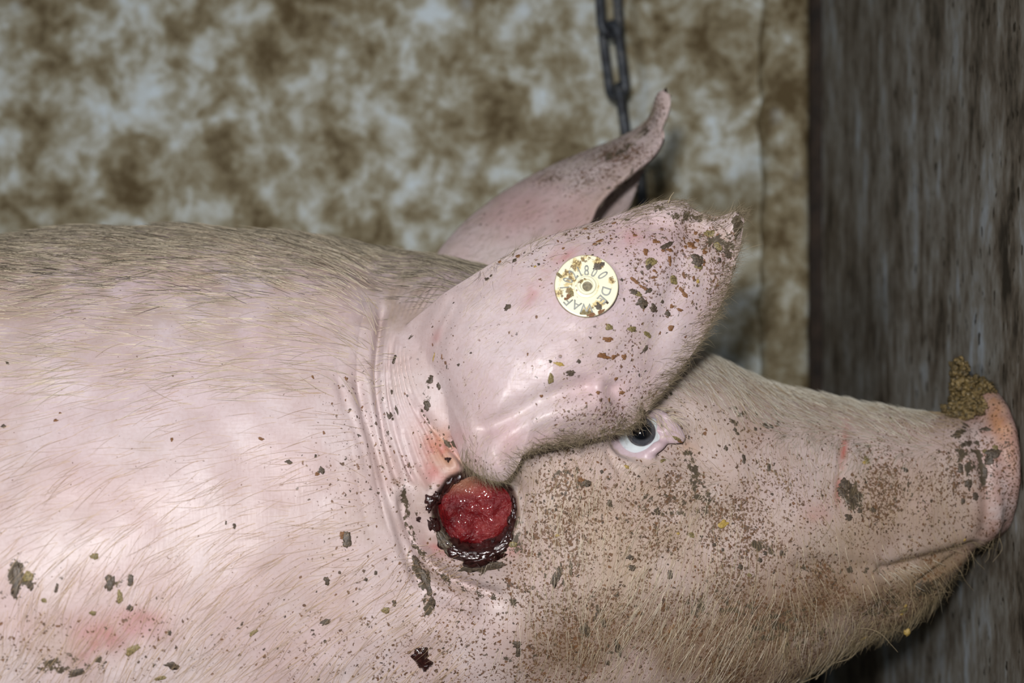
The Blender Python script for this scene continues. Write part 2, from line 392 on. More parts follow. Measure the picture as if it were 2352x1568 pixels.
# creases and bulges of skin, in metres outwards
def crease(px, py, poly, depth, width, ends=0.12):
    d, t = poly_dist(px, py, poly)
    return -depth*np.exp(-(d/width)**2)*sstep(0, ends, t)*sstep(1, 1-ends, t)
C0 = [(905, 610), (880, 720), (872, 850), (888, 1000), (910, 1120), (950, 1230), (1020, 1320), (1130, 1385)]
C1 = [(1075, 640), (975, 735), (945, 820), (968, 900), (1025, 985), (1085, 1090), (1110, 1150), (1120, 1200)]
KEY = [(925, 1110), (935, 1190), (962, 1262), (1010, 1318), (1085, 1358), (1180, 1382)]
EYE = (1468, 1003)
WND = (1091, 1172)
def body_disp(px, py):
    d = np.zeros_like(px)
    # neck valley behind the ear and cheek bulge in front of it
    d0, t0 = poly_dist(px, py, C0); d1, t1 = poly_dist(px, py, C1)
    d += -0.0055*np.exp(-(d0/85)**2)
    d += 0.004*blob(px, py, 1300, 1330, 260, 190)          # jowl
    d += 0.005*blob(px, py, 350, 1150, 420, 330) + 0.013*blob(px, py, 60, 1400, 430, 300)    # shoulder
    d += 0.010*blob(px, py, 1030, 800, 95, 170, -20)       # root of the ear
    # parallel skin folds fanning round the ear root
    r = d0/(d0+d1+1e-6)
    between = sstep(0.03, 0.12, r)*sstep(0.99, 0.86, r)*(px > 862)*sstep(600, 690, py)*sstep(1110, 980, py)*(d0 < 190)
    right = px > np.interp(py, [600, 720, 850, 1000, 1120, 1230], [905, 880, 872, 888, 910, 950])
    fold = np.abs(np.sin(r*np.pi*9 + 0.6*np.sin(py*0.011) + 0.25*np.sin(py*0.05)))**0.55*2-1.4
    d += 0.00115*fold*between*right*(0.6+0.4*np.sin(py*0.021+px*0.03))
    # fine converging creases left of the neck fold
    left = ~right
    d += 0.0010*(np.abs(np.sin(d0/30.0*np.pi/1.5+0.4*np.sin(py*0.013)))**0.6*2-1.3)*np.exp(-(d0/70)**2)*left*sstep(620, 760, py)*sstep(1330, 1150, py)
    d += crease(px, py, [(884, 660), (873, 760), (868, 860), (880, 960), (905, 1060), (925, 1130)], 0.0036, 11)
    d += crease(px, py, [(905, 760), (893, 860), (905, 960), (935, 1060), (962, 1120)], 0.0024, 7)
    d += crease(px, py, [(815, 830), (838, 930), (868, 1030), (893, 1130), (920, 1230), (950, 1310), (985, 1370)], 0.0036, 13)
    d += crease(px, py, [(770, 850), (800, 940), (830, 1020), (850, 1100)], 0.0010, 10)
    d += crease(px, py, KEY, 0.0056, 17)
    d += 0.0022*np.exp(-((poly_dist(px, py, [(905, 1120), (912, 1200), (940, 1280), (990, 1345), (1080, 1390)])[0])/24)**2)
    d += crease(px, py, [(960, 930), (1000, 985), (1045, 1040), (1080, 1090)], 0.0036, 7)
    d += crease(px, py, [(930, 880), (965, 960), (1010, 1030), (1040, 1075)], 0.0012, 6)
    d += crease(px, py, [(925, 980), (950, 1060), (985, 1130)], 0.0010, 6)
    # wound pit with a swollen border
    dw = np.hypot((px-WND[0])/1.0, (py-WND[1])/1.02)
    d += 0.0022*np.exp(-((dw-112)/34)**2) - 0.0075*sstep(98, 76, dw)
    # eye socket
    dx, dy = px-EYE[0], py-EYE[1]
    de = np.hypot(dx/1.25, dy)
    d += -0.0095*sstep(62, 34, np.hypot((px-1462)/1.12, py-1000))
    d += 0.0025*blob(px, py, 1470, 1075, 80, 26)            # pouch under the eye
    d += crease(px, py, [(1395, 1010), (1402, 1050), (1420, 1080), (1460, 1095)], 0.0012, 8)
    d += -0.003*blob(px, py, 1590, 1060, 70, 90, 30)        # hollow in front of the eye
    d += 0.004*blob(px, py, 1600, 930, 130, 60, 25)         # brow ridge
    d += crease(px, py, [(1300, 1190), (1400, 1175), (1500, 1165), (1570, 1180)], 0.0015, 18)
    d += -0.003*blob(px, py, 1700, 1190, 150, 60, -10)
    d += 0.003*blob(px, py, 1880, 1180, 140, 80, 5)
    # lips
    d += crease(px, py, [(2262, 1250), (2200, 1270), (2130, 1288), (2060, 1304), (2010, 1312)], 0.0040, 14)
    d += crease(px, py, [(2040, 1306), (1960, 1298), (1880, 1294), (1810, 1305)], 0.0014, 20)
    d += crease(px, py, [(2222, 1277), (2180, 1298), (2135, 1326), (2095, 1355)], 0.0030, 7)
    d += 0.0025*blob(px, py, 1990, 1360, 70, 35, -15)
    d += 0.0015*blob(px, py, 2150, 1250, 120, 20, -12)
    d += crease(px, py, [(1935, 985), (1932, 1040), (1925, 1100), (1920, 1150)], 0.0007, 8)
    # groove behind the snout disc
    d += crease(px, py, [(2212, 935), (2245, 1010), (2266, 1100), (2272, 1180), (2264, 1236)], 0.0026, 18, 0.05)
    return d
flat = V.reshape(-1, 3).copy()
dd = np.zeros(len(flat)); sel = (nearw > 0) & (pxg > -420) & (pyg > 450) & (pyg < 1850)
dd[sel] = body_disp(pxg[sel], pyg[sel])*nearw[sel]*sstep(-420, 0, pxg[sel])*sstep(1850, 1600, pyg[sel])
fin = xs > xa - 0.02; finv = np.repeat(fin, nr)
dd[finv] += (0.0011*vnoise(flat[finv], 38) + 0.00045*vnoise(flat[finv], 110, 1))*sstep(xa-0.01, xa+0.08, flat[finv, 0])
flat += N0.reshape(-1, 3)*dd[:, None]
nx = len(xs)
cap0 = flat[:nr].mean(0) - np.array((0.004, 0, 0)); cap1 = flat[-nr:].mean(0) + np.array((0.001, 0, 0))
bverts = np.vstack([flat, cap0, cap1])
ii, jj = np.meshgrid(np.arange(nx-1), np.arange(nr), indexing='ij'); j2 = (jj+1) % nr
quads = np.stack([ii*nr+jj, ii*nr+j2, (ii+1)*nr+j2, (ii+1)*nr+jj], -1).reshape(-1, 4)
jr = np.arange(nr); j2r = (jr+1) % nr
tris = np.vstack([np.stack([np.full(nr, nx*nr), j2r, jr], -1), np.stack([np.full(nr, nx*nr+1), (nx-1)*nr+jr, (nx-1)*nr+j2r], -1)])

def fast_mesh(name, verts, quads, tris, src):
    me = bpy.data.meshes.new(name)
    nq, nt = len(quads), len(tris)
    me.vertices.add(len(verts)); me.vertices.foreach_set('co', np.asarray(verts, np.float32).ravel())
    me.loops.add(nq*4+nt*3)
    me.loops.foreach_set('vertex_index', np.concatenate([np.asarray(quads).ravel(), np.asarray(tris).ravel()]).astype(np.int32))
    me.polygons.add(nq+nt)
    me.polygons.foreach_set('loop_start', np.concatenate([np.arange(nq)*4, nq*4+np.arange(nt)*3]).astype(np.int32))
    me.update(calc_edges=True); me.validate()
    bm = bmesh.new(); bm.from_mesh(me); bmesh.ops.recalc_face_normals(bm, faces=bm.faces); bm.to_mesh(me); bm.free()
    a = me.attributes.new('src', 'FLOAT', 'POINT'); a.data.foreach_set('value', np.full(len(me.vertices), float(src), np.float32))
    o = bpy.data.objects.new(name, me); COL.objects.link(o)
    return o
body = fast_mesh('body', bverts, quads, tris, 0)

def sheet_mesh(name, front, thick, src):
    """closed thick sheet from a grid of points; thick(u, v) is measured along the averaged normal"""
    nu, nv = front.shape[:2]
    du = np.gradient(front, axis=0); dv = np.gradient(front, axis=1)
    nn = np.cross(du, dv); nn /= np.linalg.norm(nn, axis=-1, keepdims=True)+1e-12
    if nn[nu//2, nv//2, 1] < 0: nn = -nn
    back = front + nn*thick[..., None]
    vs = np.vstack([front.reshape(-1, 3), back.reshape(-1, 3)]); o = nu*nv
    i, j = np.meshgrid(np.arange(nu-1), np.arange(nv-1), indexing='ij')
    a = (i*nv+j).ravel(); q = [np.stack([a, a+1, a+nv+1, a+nv], -1), np.stack([a+o, a+nv+o, a+nv+1+o, a+1+o], -1)]
    for ring in ([k for k in range(nv)], [(nu-1)*nv+k for k in range(nv)]):
        r = np.array(ring); q.append(np.stack([r[:-1], r[1:], r[1:]+o, r[:-1]+o], -1))
    for k in (0, nv-1):
        r = np.arange(nu)*nv+k; q.append(np.stack([r[:-1], r[1:], r[1:]+o, r[:-1]+o], -1))
    return fast_mesh(name, vs, np.vstack(q), np.zeros((0, 3), int), src)

# near ear: upper edge, lower edge (pixel x, pixel y, distance)
up = [(930, 745, .618), (1010, 680, .606), (1085, 632, .603), (1160, 586, .602), (1240, 549, .602), (1330, 520, .603), (1410, 496, .604), (1470, 474, .606),
      (1525, 460, .608), (1572, 463, .610), (1596, 482, .612), (1634, 494, .610), (1662, 494, .608), (1684, 486, .606), (1702, 490, .606), (1710, 506, .606)]
lo = [(1000, 930, .612), (1030, 990, .598), (1062, 1058, .586), (1105, 1094, .581), (1150, 1107, .579), (1182, 1090, .579), (1194, 1056, .580), (1250, 1033, .583),
      (1330, 1014, .587), (1405, 996, .591), (1462, 968, .595), (1510, 916, .598), (1568, 842, .601), (1622, 764, .603), (1668, 670, .605), (1700, 570, .606)]
NU, NV = 300, 210
U = catmull(up, NU); L = catmull(lo, NU)
vv = np.linspace(0, 1, NV); vv = 0.5-0.5*np.cos(np.pi*(0.08+0.84*vv)); vv = (vv-vv[0])/(vv[-1]-vv[0])
G = U[:, None, :]*(1-vv)[None, :, None] + L[:, None, :]*vv[None, :, None]
un = np.linspace(0, 1, NU)[:, None]*np.ones((1, NV)); vn = vv[None, :]*np.ones((NU, 1))
ex, ey = G[..., 0].ravel(), G[..., 1].ravel()
edge_d = np.minimum(poly_dist(ex, ey, [p_[:2] for p_ in up], 60)[0], poly_dist(ex, ey, [p_[:2] for p_ in lo], 60)[0]).reshape(NU, NV)
bul = 1-np.exp(-edge_d/85.0)
dep = -0.0185*bul*np.sin(np.pi*np.clip(un*0.9+0.12, 0, 1))**0.7
dep = dep.ravel()
dep += 0.0048*np.exp(-((poly_dist(ex, ey, [(1120, 985), (1190, 948), (1265, 912), (1340, 888)])[0])/26)**2)      # groove above the lower roll
dep += -0.0045*blob(ex, ey, 1330, 945, 105, 42, -14)                                                            # lower roll
dep += 0.0022*blob(ex, ey, 1220, 1000, 55, 26, -25)
dep += -0.0030*blob(ex, ey, 1140, 1060, 46, 50)                                                                 # ear lobe
dep += 0.0040*np.exp(-((poly_dist(ex, ey, [(1405, 895), (1420, 935), (1440, 975)])[0])/22)**2)
dep += -0.0030*blob(ex, ey, 1560, 770, 60, 110, 28)
dep += 0.0028*np.exp(-((poly_dist(ex, ey, [(1500, 520), (1580, 530), (1640, 560), (1668, 600)])[0])/24)**2)
dep += -0.0030*blob(ex, ey, 1692, 505, 18, 40)
q3 = np.stack([ex*0.0002, ey*0.0002, np.zeros_like(ex)], -1)
dep += 0.0009*vnoise(q3, 60, 2) + 0.0004*vnoise(q3, 170, 3)
# skin folds at the root, running up from the lobe
d1e, t1e = poly_dist(ex, ey, [(1040, 700), (1000, 790), (1010, 880), (1050, 960), (1080, 1040)])
dep += 0.0004*np.sin(d1e/6.5)*np.exp(-(d1e/45)**2)*(ex < 1085)
Yd = G[..., 2].ravel() + dep
front = np.array([P(a, b, c) for a, b, c in zip(ex, ey, Yd)]).reshape(NU, NV, 3)
thick = 0.0026 + 0.0034*bul + 0.006*sstep(0.25, 0.0, un)
ear1 = sheet_mesh('ear_near', front, thick, 1)

# far ear: near rim, ridge and far rim of a trough-shaped sheet
rim = [(1040, 860, .735), (1085, 740, .739), (1130, 650, .742), (1195, 612, .742), (1270, 575, .742), (1345, 522, .744), (1372, 470, .746), (1408, 428, .748), (1452, 392, .750), (1492, 362, .752),
       (1517, 330, .754), (1519, 300, .756), (1530, 272, .757), (1538, 240, .757), (1536, 218, .758)]
rdg = [(930, 840, .752), (965, 700, .756), (1000, 590, .762), (1050, 525, .768), (1110, 472, .775), (1180, 424, .781), (1255, 384, .785), (1330, 352, .787), (1400, 324, .786), (1452, 299, .782),
       (1482, 277, .778), (1494, 256, .773), (1500, 234, .768), (1508, 216, .764), (1520, 209, .760)]
far = [(1080, 920, .775), (1130, 790, .785), (1190, 680, .797), (1262, 615, .806), (1340, 575, .812), (1405, 515, .815), (1432, 486, .815), (1450, 450, .812), (1470, 408, .806), (1488, 375, .798),
       (1508, 340, .790), (1516, 302, .782), (1526, 268, .775), (1534, 238, .770), (1533, 220, .766)]
N2 = 150
R, D, E3 = catmull(rim, N2), catmull(rdg, N2), catmull(far, N2)
R3 = np.array([P(*p) for p in R]); D3 = np.array([P(*p) for p in D]); F3 = np.array([P(*p) for p in E3])
w = np.linspace(0, 1, 110)
rows = []
for t in w:
    if t < 0.6:
        s = t/0.6; c = 0.5*R3+0.5*D3 + np.array((0, -0.012, 0.002))[None]*np.sin(np.linspace(0.15, 1, N2)*np.pi)[:, None]**0.6
        rows.append((1-s)**2*R3 + 2*s*(1-s)*(c+0.25*(D3-R3)) + s*s*D3)
    else:
        s = (t-0.6)/0.4; c = 0.5*D3+0.5*F3 + np.array((0, 0.006, 0.002))
        rows.append((1-s)**2*D3 + 2*s*(1-s)*(c+0.2*(D3-F3)) + s*s*F3)
front2 = np.stack(rows, 1)
front2 += 0.0008*vnoise(front2.reshape(-1, 3), 70).reshape(N2, 110, 1)
ear2 = sheet_mesh('ear_far', front2, np.full((N2, 110), 0.0036), 2)

def tube_mesh(name, pts, rad, src, seg=20, n=60):
    c = catmull([list(p) for p in pts], n); r = np.interp(np.linspace(0, 1, n), np.linspace(0, 1, len(rad)), rad)
    vs = []; T = np.gradient(c, axis=0); T /= np.linalg.norm(T, axis=1, keepdims=True)
    up_ = np.array((0, 1.0, 0.0)); 
    for k in range(n):
        a = np.cross(T[k], up_); a /= np.linalg.norm(a)+1e-9; b = np.cross(T[k], a)
        for s in range(seg):
            ang = 2*math.pi*s/seg; vs.append(c[k] + r[k]*(a*math.cos(ang)+b*math.sin(ang)))
    q = []
    for k in range(n-1):
        for s in range(seg):
            s2 = (s+1) % seg; q.append((k*seg+s, k*seg+s2, (k+1)*seg+s2, (k+1)*seg+s))
    vs.append(c[0]-T[0]*r[0]*0.5); vs.append(c[-1]+T[-1]*r[-1]*0.5)
    m = n*seg
    t = [(m, (s+1) % seg, s) for s in range(seg)] + [(m+1, (n-1)*seg+s, (n-1)*seg+(s+1) % seg) for s in range(seg)]
    return fast_mesh(name, np.array(vs), np.array(q), np.array(t), src)

def surf_y(px, py):
    """distance of the undisplaced trunk surface along the ray through a pixel"""
    Y = 0.62
    for _ in range(40):
        p = P(px, py, Y)
        t = np.interp(p.x, xs, tt_); b = np.interp(p.x, xs, bb_); w_ = np.interp(p.x, xs, ww_); ex_ = np.interp(p.x, xs, ee_)
        s = abs((p.z-(t+b)/2)/((t-b)/2)); s = min(s, 0.999)
        Y = 0.5*Y + 0.5*(YM - w_*(1-s**ex_)**(1/ex_))
    return Y
ey0 = surf_y(*EYE)
EC = P(EYE[0]+2, EYE[1]-3, ey0 + 0.0085); ER = 0.0112       # eyeball
def on_ball(px, py, lift=0.0):
    """point where the pixel ray meets a shell slightly larger than the eyeball"""
    o = Vector((0, 0, ZC)); d = (P(px, py, 1)-o).normalized(); oc = o-EC; r = ER+lift
    b = oc.dot(d); disc = b*b-(oc.length_squared-r*r)
    return o + d*(-b-math.sqrt(disc)) if disc > 0 else o + d*(-b)
lids = [
 tube_mesh('lid_low', [on_ball(1404, 992, .002)+Vector((0, .003, 0)), on_ball(1411, 1018, .0013), on_ball(1428, 1041, .0013), on_ball(1456, 1053, .0013),
                       on_ball(1488, 1045, .0013), on_ball(1512, 1024, .0013), on_ball(1530, 1010, .0015), P(1552, 1010, ey0+.0016), P(1574, 1012, ey0+.0034)],
           [.0018, .0025, .0029, .0030, .0028, .0024, .0020, .0018, .0012], 3),
 tube_mesh('lid_up', [on_ball(1404, 994, .002)+Vector((0, .003, 0)), on_ball(1420, 972, .0015), on_ball(1445, 956, .0015), on_ball(1478, 948, .0015),
                      on_ball(1508, 952, .0015), P(1532, 966, ey0+.0004), P(1553, 985, ey0+.0016), P(1574, 1008, ey0+.0034)],
           [.0018, .0024, .0027, .0028, .0027, .0026, .0022, .0012], 3),
 tube_mesh('lid_corner', [on_ball(1512, 970, .0005)+Vector((0, .001, 0)), on_ball(1516, 990, .0003)+Vector((0, .0012, 0)), P(1535, 990, ey0+.0018), P(1562, 1004, ey0+.0022)],
           [.0014, .0028, .0030, .0014], 3),
]
# snout disc
def disc_mesh(src):
    ctr = P(2263, 1064, 0.700); nrm = Vector((1, 0, 0.03)).normalized()
    a = Vector((0, 1, 0)); b = nrm.cross(a).normalized(); vs, q = [], []
    prof = [(0, -.0070, .80), (0, -.0058, .90), (0, -.0036, .98), (0, -.0015, 1.0), (0, .001, 1.0), (0, .0035, .975), (0, .0052, .92), (0, .0056, .82), (0, .0048, .60), (0, .0045, .3)]
    seg = 160
    for (_, h, s) in prof:
        for k in range(seg):
            t = 2*math.pi*k/seg; cy, cz_ = math.cos(t), math.sin(t)
            ry = 0.0375*s*(1.0+0.10*(-cz_)); rz = 0.0372*s
            wob = 1+0.006*math.sin(9*t)+0.005*math.sin(17*t+1)
            vs.append(ctr + nrm*h + a*(cy*ry*wob) - b*(cz_*rz*wob))
    n = len(prof)
    for i in range(n-1):
        for k in range(seg):
            k2 = (k+1) % seg; q.append((i*seg+k, i*seg+k2, (i+1)*seg+k2, (i+1)*seg+k))
    vs += [ctr - nrm*.0070, ctr + nrm*.0045]; m = n*seg
    t = [(m, (k+1) % seg, k) for k in range(seg)] + [(m+1, (n-1)*seg+k, (n-1)*seg+(k+1) % seg) for k in range(seg)]
    return fast_mesh('disc', np.array([tuple(v) for v in vs]), np.array(q), np.array(t), 4)
disc = disc_mesh(4)
# legs and tail (below and beside the frame)
legs = []
for lx, ly, top in ((-0.155, 0.640, 0.36), (-0.145, 0.760, 0.36), (-0.655, 0.635, 0.38), (-0.645, 0.765, 0.38)):
    k = -0.02 if lx > -0.4 else 0.035
    legs.append(tube_mesh('leg', [(lx, ly, top), (lx-k*0.3, ly, top-0.12), (lx-k, ly, 0.16), (lx-k*0.5, ly, 0.075), (lx-k*0.4+0.006, ly, 0.03), (lx-k*0.4+0.014, ly, 0.008)],
                          [.058, .054, .036, .026, .027, .030], 5, 24, 40))
tail = tube_mesh('tail', [(-0.76, 0.70, 0.50), (-0.80, 0.70, 0.49), (-0.815, 0.705, 0.45), (-0.805, 0.715, 0.41), (-0.80, 0.71, 0.37)], [.012, .010, .008, .006, .004], 5, 12, 40)

def boolean_union(a, others):
    for b in others:
        m = a.modifiers.new('u', 'BOOLEAN'); m.operation = 'UNION'; m.object = b; m.solver = 'MANIFOLD'
    dg = bpy.context.evaluated_depsgraph_get(); dg.update()
    me = bpy.data.meshes.new_from_object(a.evaluated_get(dg)); a.modifiers.clear()
    old = a.data; a.data = me; bpy.data.meshes.remove(old)
    for b in others:
        d = b.data; bpy.data.objects.remove(b); bpy.data.meshes.remove(d)
boolean_union(body, [ear1, ear2] + lids + [disc] + legs + [tail])
me = body.data; me.name = 'pig_body'
nv_ = len(me.vertices)
co = np.zeros(nv_*3, np.float32); me.vertices.foreach_get('co', co); co = co.reshape(-1, 3).astype(float)
src = np.zeros(nv_, np.float32)
if 'src' in me.attributes: me.attributes['src'].data.foreach_get('value', src)
else: print('NO SRC')
ed = np.zeros(len(me.edges)*2, np.int32); me.edges.foreach_get('vertices', ed); ed = ed.reshape(-1, 2)
print('BODY verts', nv_, 'src', [int((np.abs(src-k) < .5).sum()) for k in range(6)])
# soften the seams where ears, lids and snout grow out of the head
cut = np.abs(src[ed[:, 0]]-src[ed[:, 1]]) > 0.01
seam = np.unique(ed[cut].ravel()); frac = np.abs(src-np.round(src)) > 0.01
seam = np.unique(np.concatenate([seam, np.nonzero(frac)[0]]))
kd = KDTree(len(seam))
for k, i in enumerate(seam): kd.insert(co[i], k)
kd.balance()
sd = np.full(nv_, 1.0); srcs = np.zeros(nv_)
cand = np.nonzero((co[:, 0] > -0.3) | (co[:, 2] < 0.34))[0]
for i in cand:
    r = kd.find(co[i]); sd[i] = r[2]; srcs[i] = src[seam[r[1]]]
wmax = np.where((src > 2.5) & (src < 3.6), 0.0026, np.where(np.round(src) == 4, 0.003, 0.0075))
near_eye = np.hypot(co[:, 0]-EC.x, co[:, 2]-EC.z) < 0.028
wmax = np.where(near_eye, 0.0040, wmax); wmax = np.where(co[:, 2] < 0.34, 0.03, wmax)
wt = sstep(1.0, 0.2, sd/wmax)
px, py = proj(co)
wt = np.maximum(wt, (np.round(src) == 1)*np.minimum(1, 1.6*blob(px, py, 1208, 990, 48, 95)))
deg = np.bincount(ed.ravel(), minlength=nv_).astype(float)
for it in range(26):
    acc = np.zeros_like(co)
    for k in range(3):
        acc[:, k] = np.bincount(ed[:, 0], co[ed[:, 1], k], nv_) + np.bincount(ed[:, 1], co[ed[:, 0], k], nv_)
    co += (acc/deg[:, None]-co)*(wt*0.6)[:, None]
# round off the fold beside the ear lobe
loc_ = (np.round(src) == 1) & (np.hypot((px-1196)/1.0, (py-1050)/1.5) < 46)
es = ed[loc_[ed[:, 0]] & loc_[ed[:, 1]]]; dg_ = np.bincount(es.ravel(), minlength=nv_).astype(float)
w2_ = np.where(loc_ & (dg_ > 2), sstep(46, 20, np.hypot((px-1196)/1.0, (py-1050)/1.5)), 0)*0.6
lid_ = np.nonzero(loc_)[0]; mp = np.zeros(nv_, int); mp[lid_] = np.arange(len(lid_)); el = mp[es]; cl = co[lid_]; wl = w2_[lid_][:, None]; dl_ = np.maximum(dg_[lid_], 1)[:, None]
for it in range(140):
    acc = np.stack([np.bincount(el[:, 0], cl[el[:, 1], k], len(lid_)) + np.bincount(el[:, 1], cl[el[:, 0], k], len(lid_)) for k in range(3)], -1)
    cl = cl + (acc/dl_-cl)*wl
co[lid_] = cl
me.vertices.foreach_set('co', co.astype(np.float32).ravel()); me.update()
me.polygons.foreach_set('use_smooth', [True]*len(me.polygons))
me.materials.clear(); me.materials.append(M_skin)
nor = np.zeros(nv_*3, np.float32); me.vertex_normals.foreach_get('vector', nor); nor = nor.reshape(-1, 3)
px, py = proj(co)
ear = (np.round(src) == 1); earf = (np.round(src) == 2); lid = (np.round(src) == 3); dsk = (np.round(src) == 4)
hd = ~(ear | earf)

# ---- where dirt, blush, stains and painted crease shade lie on the skin
def B(cx, cy, rx, ry=None, ang=0): return blob(px, py, cx, cy, rx, ry, ang)
dirt = np.full(nv_, 0.10)
face = sstep(1000, 1260, px)*sstep(2360, 2250, px)
dirt = np.where(hd, 0.08 + 0.24*sstep(500, 900, px)*sstep(780, 1050, py) + 0.12*sstep(1250, 1450, py), dirt)
dirt = np.where(hd, np.maximum(dirt, 0.42*face*sstep(1010, 1120, py)), dirt)
for (cx, cy, rx, ry, s) in [(1300, 1110, 140, 60, .5), (1470, 1130, 150, 60, .75), (1600, 1250, 220, 150, .45), (1800, 1200, 200, 120, .45),
                            (2050, 1130, 170, 90, .62), (2180, 1160, 110, 120, .75), (1950, 1380, 200, 90, .6), (1000, 1300, 170, 130, .55), (950, 1120, 60, 160, .5),
                            (1150, 1380, 200, 120, .55), (1180, 1240, 120, 100, .6), (1250, 1500, 300, 120, .45), (900, 1500, 250, 120, .3), (1700, 1420, 250, 130, .5),
                            (1000, 1020, 60, 60, .8), (1650, 1050, 120, 90, .25), (1900, 1300, 140, 60, .6), (930, 950, 60, 120, .3), (1560, 1130, 90, 70, .6),
                            (250, 1490, 380, 110, .50), (860, 1100, 200, 150, .18)]:
    dirt = np.where(hd, np.maximum(dirt, s*B(cx, cy, rx, ry)), dirt)
for (cx, cy, rx, ry, s) in [(1540, 640, 130, 170, .42), (1400, 810, 110, 70, .55), (1480, 880, 90, 60, .45), (1610, 540, 90, 70, .6), (1300, 950, 130, 60, .3),
                            (1200, 590, 160, 30, .45), (1100, 1080, 70, 40, .42), (1650, 650, 45, 190, .55), (1400, 950, 60, 50, .5), (1280, 850, 160, 70, .22), (1380, 540, 160, 40, .35)]:
    dirt = np.where(ear, np.maximum(dirt, s*B(cx, cy, rx, ry)), dirt)
dirt = np.where(ear, np.maximum(dirt, 0.10), dirt)
for (cx, cy, rx, ry, s) in [(1430, 350, 120, 45, .8), (1500, 270, 40, 70, .8), (1260, 410, 60, 25, .6), (1380, 410, 150, 60, .5), (1200, 500, 200, 60, .25)]:
    dirt = np.where(earf, np.maximum(dirt, s*B(cx, cy, rx, ry)), dirt)
mud = np.zeros(nv_)  # mud smears plus painted crease shade
for (cx, cy, rx, ry, a, s) in [(1960, 1140, 34, 55, -10, .62), (1990, 1185, 40, 22, 25, .5), (1700, 950, 60, 20, 25, .45), (1775, 975, 40, 26, 0, .42), (1595, 1085, 22, 60, -10, .62), (1490, 1140, 70, 40, 0, .38),
                               (1560, 1160, 40, 30, 0, .40), (2220, 1060, 34, 90, -8, .52), (2130, 1350, 60, 30, -25, .6), (1370, 1380, 20, 50, -8, .48), (1340, 1450, 24, 40, -8, .45),
                               (1400, 1490, 16, 60, -12, .42), (970, 1320, 24, 60, -22, .62), (985, 1390, 22, 40, -10, .58), (1110, 1300, 60, 20, -5, .66), (1190, 1245, 40, 40, 0, .45), (1275, 1320, 18, 34, 12, .52),
                               (1680, 1290, 60, 60, 0, .30), (1720, 1410, 90, 50, -20, .38), (40, 1325, 34, 60, 8, .62), (70, 1340, 30, 24, 0, .5), (280, 1330, 40, 60, 15, .36), (150, 1530, 200, 40, 0, .40),
                               (380, 1520, 60, 40, 0, .38), (960, 1540, 40, 40, 0, .3), (1330, 1105, 40, 26, 0, .45), (1400, 1090, 22, 26, 0, .4), (2090, 1120, 60, 60, 0, .26),
                               (1040, 1000, 14, 50, -10, .45), (985, 905, 22, 70, -6, .38), (1850, 1470, 160, 60, -25, .40), (1530, 1130, 130, 60, 10, .36), (1750, 1260, 110, 40, 0, .40), (2060, 1150, 110, 60, 0, .38), (1300, 1090, 110, 36, 0, .40), (1650, 1380, 160, 60, -15, .36), (2030, 1390, 110, 50, -20, .45), (1780, 1440, 120, 60, -20, .48), (1250, 1260, 60, 60, 0, .34), (1620, 1160, 40, 90, -15, .46), (2252, 1070, 14, 110, -8, .60), (2205, 990, 30, 30, 0, .5), (1200, 1520, 160, 60, 0, .33), (2040, 950, 40, 14, 10, .35), (1860, 930, 60, 14, 12, .25)]:
    mud = np.where(hd, np.maximum(mud, 1.18*s*B(cx, cy, rx, ry, a)), mud)
for (cx, cy, rx, ry, a, s) in [(1655, 560, 55, 34, 25, .75), (1695, 510, 22, 40, 0, .85), (1580, 500, 70, 18, 8, .72), (1520, 478, 60, 14, -10, .6), (1690, 620, 16, 90, 14, .6), (1640, 740, 16, 90, 26, .45),
                               (1560, 850, 22, 80, 36, .5), (1480, 950, 40, 26, -40, .62), (1400, 990, 60, 14, -12, .6), (1280, 1020, 110, 12, -12, .55), (1330, 890, 60, 10, -25, .3), (1180, 600, 130, 10, -28, .4), (1075, 1050, 20, 50, 10, .35), (1220, 930, 70, 9, -28, .36)]:
    mud = np.where(ear, np.maximum(mud, s*B(cx, cy, rx, ry, a)), mud)
for (cx, cy, rx, ry, a, s) in [(1430, 345, 70, 14, -25, .65), (1480, 300, 30, 14, -45, .7), (1500, 250, 12, 40, 0, .5), (1262, 412, 26, 12, 0, .5), (1460, 390, 90, 12, -45, .5), (1400, 440, 30, 60, 40, .4)]:
    mud = np.where(earf, np.maximum(mud, s*B(cx, cy, rx, ry, a)), mud)
mud = np.where(hd, np.maximum(mud, .62*np.exp(-((np.hypot(px-WND[0], py-WND[1])-98)/15)**2)*sstep(1120, 1200, py)), mud)
for poly, wd, st in ((KEY, 17, .52), ([(1562, 1018), (1590, 1070), (1612, 1130), (1600, 1180)], 26, .50), ([(1380, 1150), (1450, 1165), (1520, 1175), (1580, 1180)], 26, .44), ([(1690, 1275), (1760, 1270), (1830, 1262)], 26, .46), ([(1600, 1400), (1660, 1410), (1730, 1395)], 34, .46), ([(1830, 1300), (1900, 1305), (1990, 1312), (2060, 1310)], 20, .46), ([(1690, 910), (1720, 940), (1770, 965)], 14, .42), ([(1420, 1085), (1480, 1110), (1540, 1105)], 20, .40), ([(1075, 643), (1015, 688), (960, 742), (930, 800)], 13, .40), ([(960, 930), (1000, 985), (1045, 1040), (1080, 1090)], 8, .50), ([(872, 850), (885, 960), (905, 1060), (925, 1130)], 8, .38), ([(838, 930), (868, 1030), (893, 1130), (920, 1230)], 8, .38)):  # mud bands; lines along neck folds and ear-root groove also paint crease shade
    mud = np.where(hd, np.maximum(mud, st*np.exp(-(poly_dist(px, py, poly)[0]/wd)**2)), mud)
mud = np.where(lid & (py < 1055) & (px < 1575), 0, mud); dirt = np.where(lid & (py < 1058), 0.01, dirt)
tan = np.zeros(nv_)
topw = sstep(0.35, 0.85, nor[:, 2])
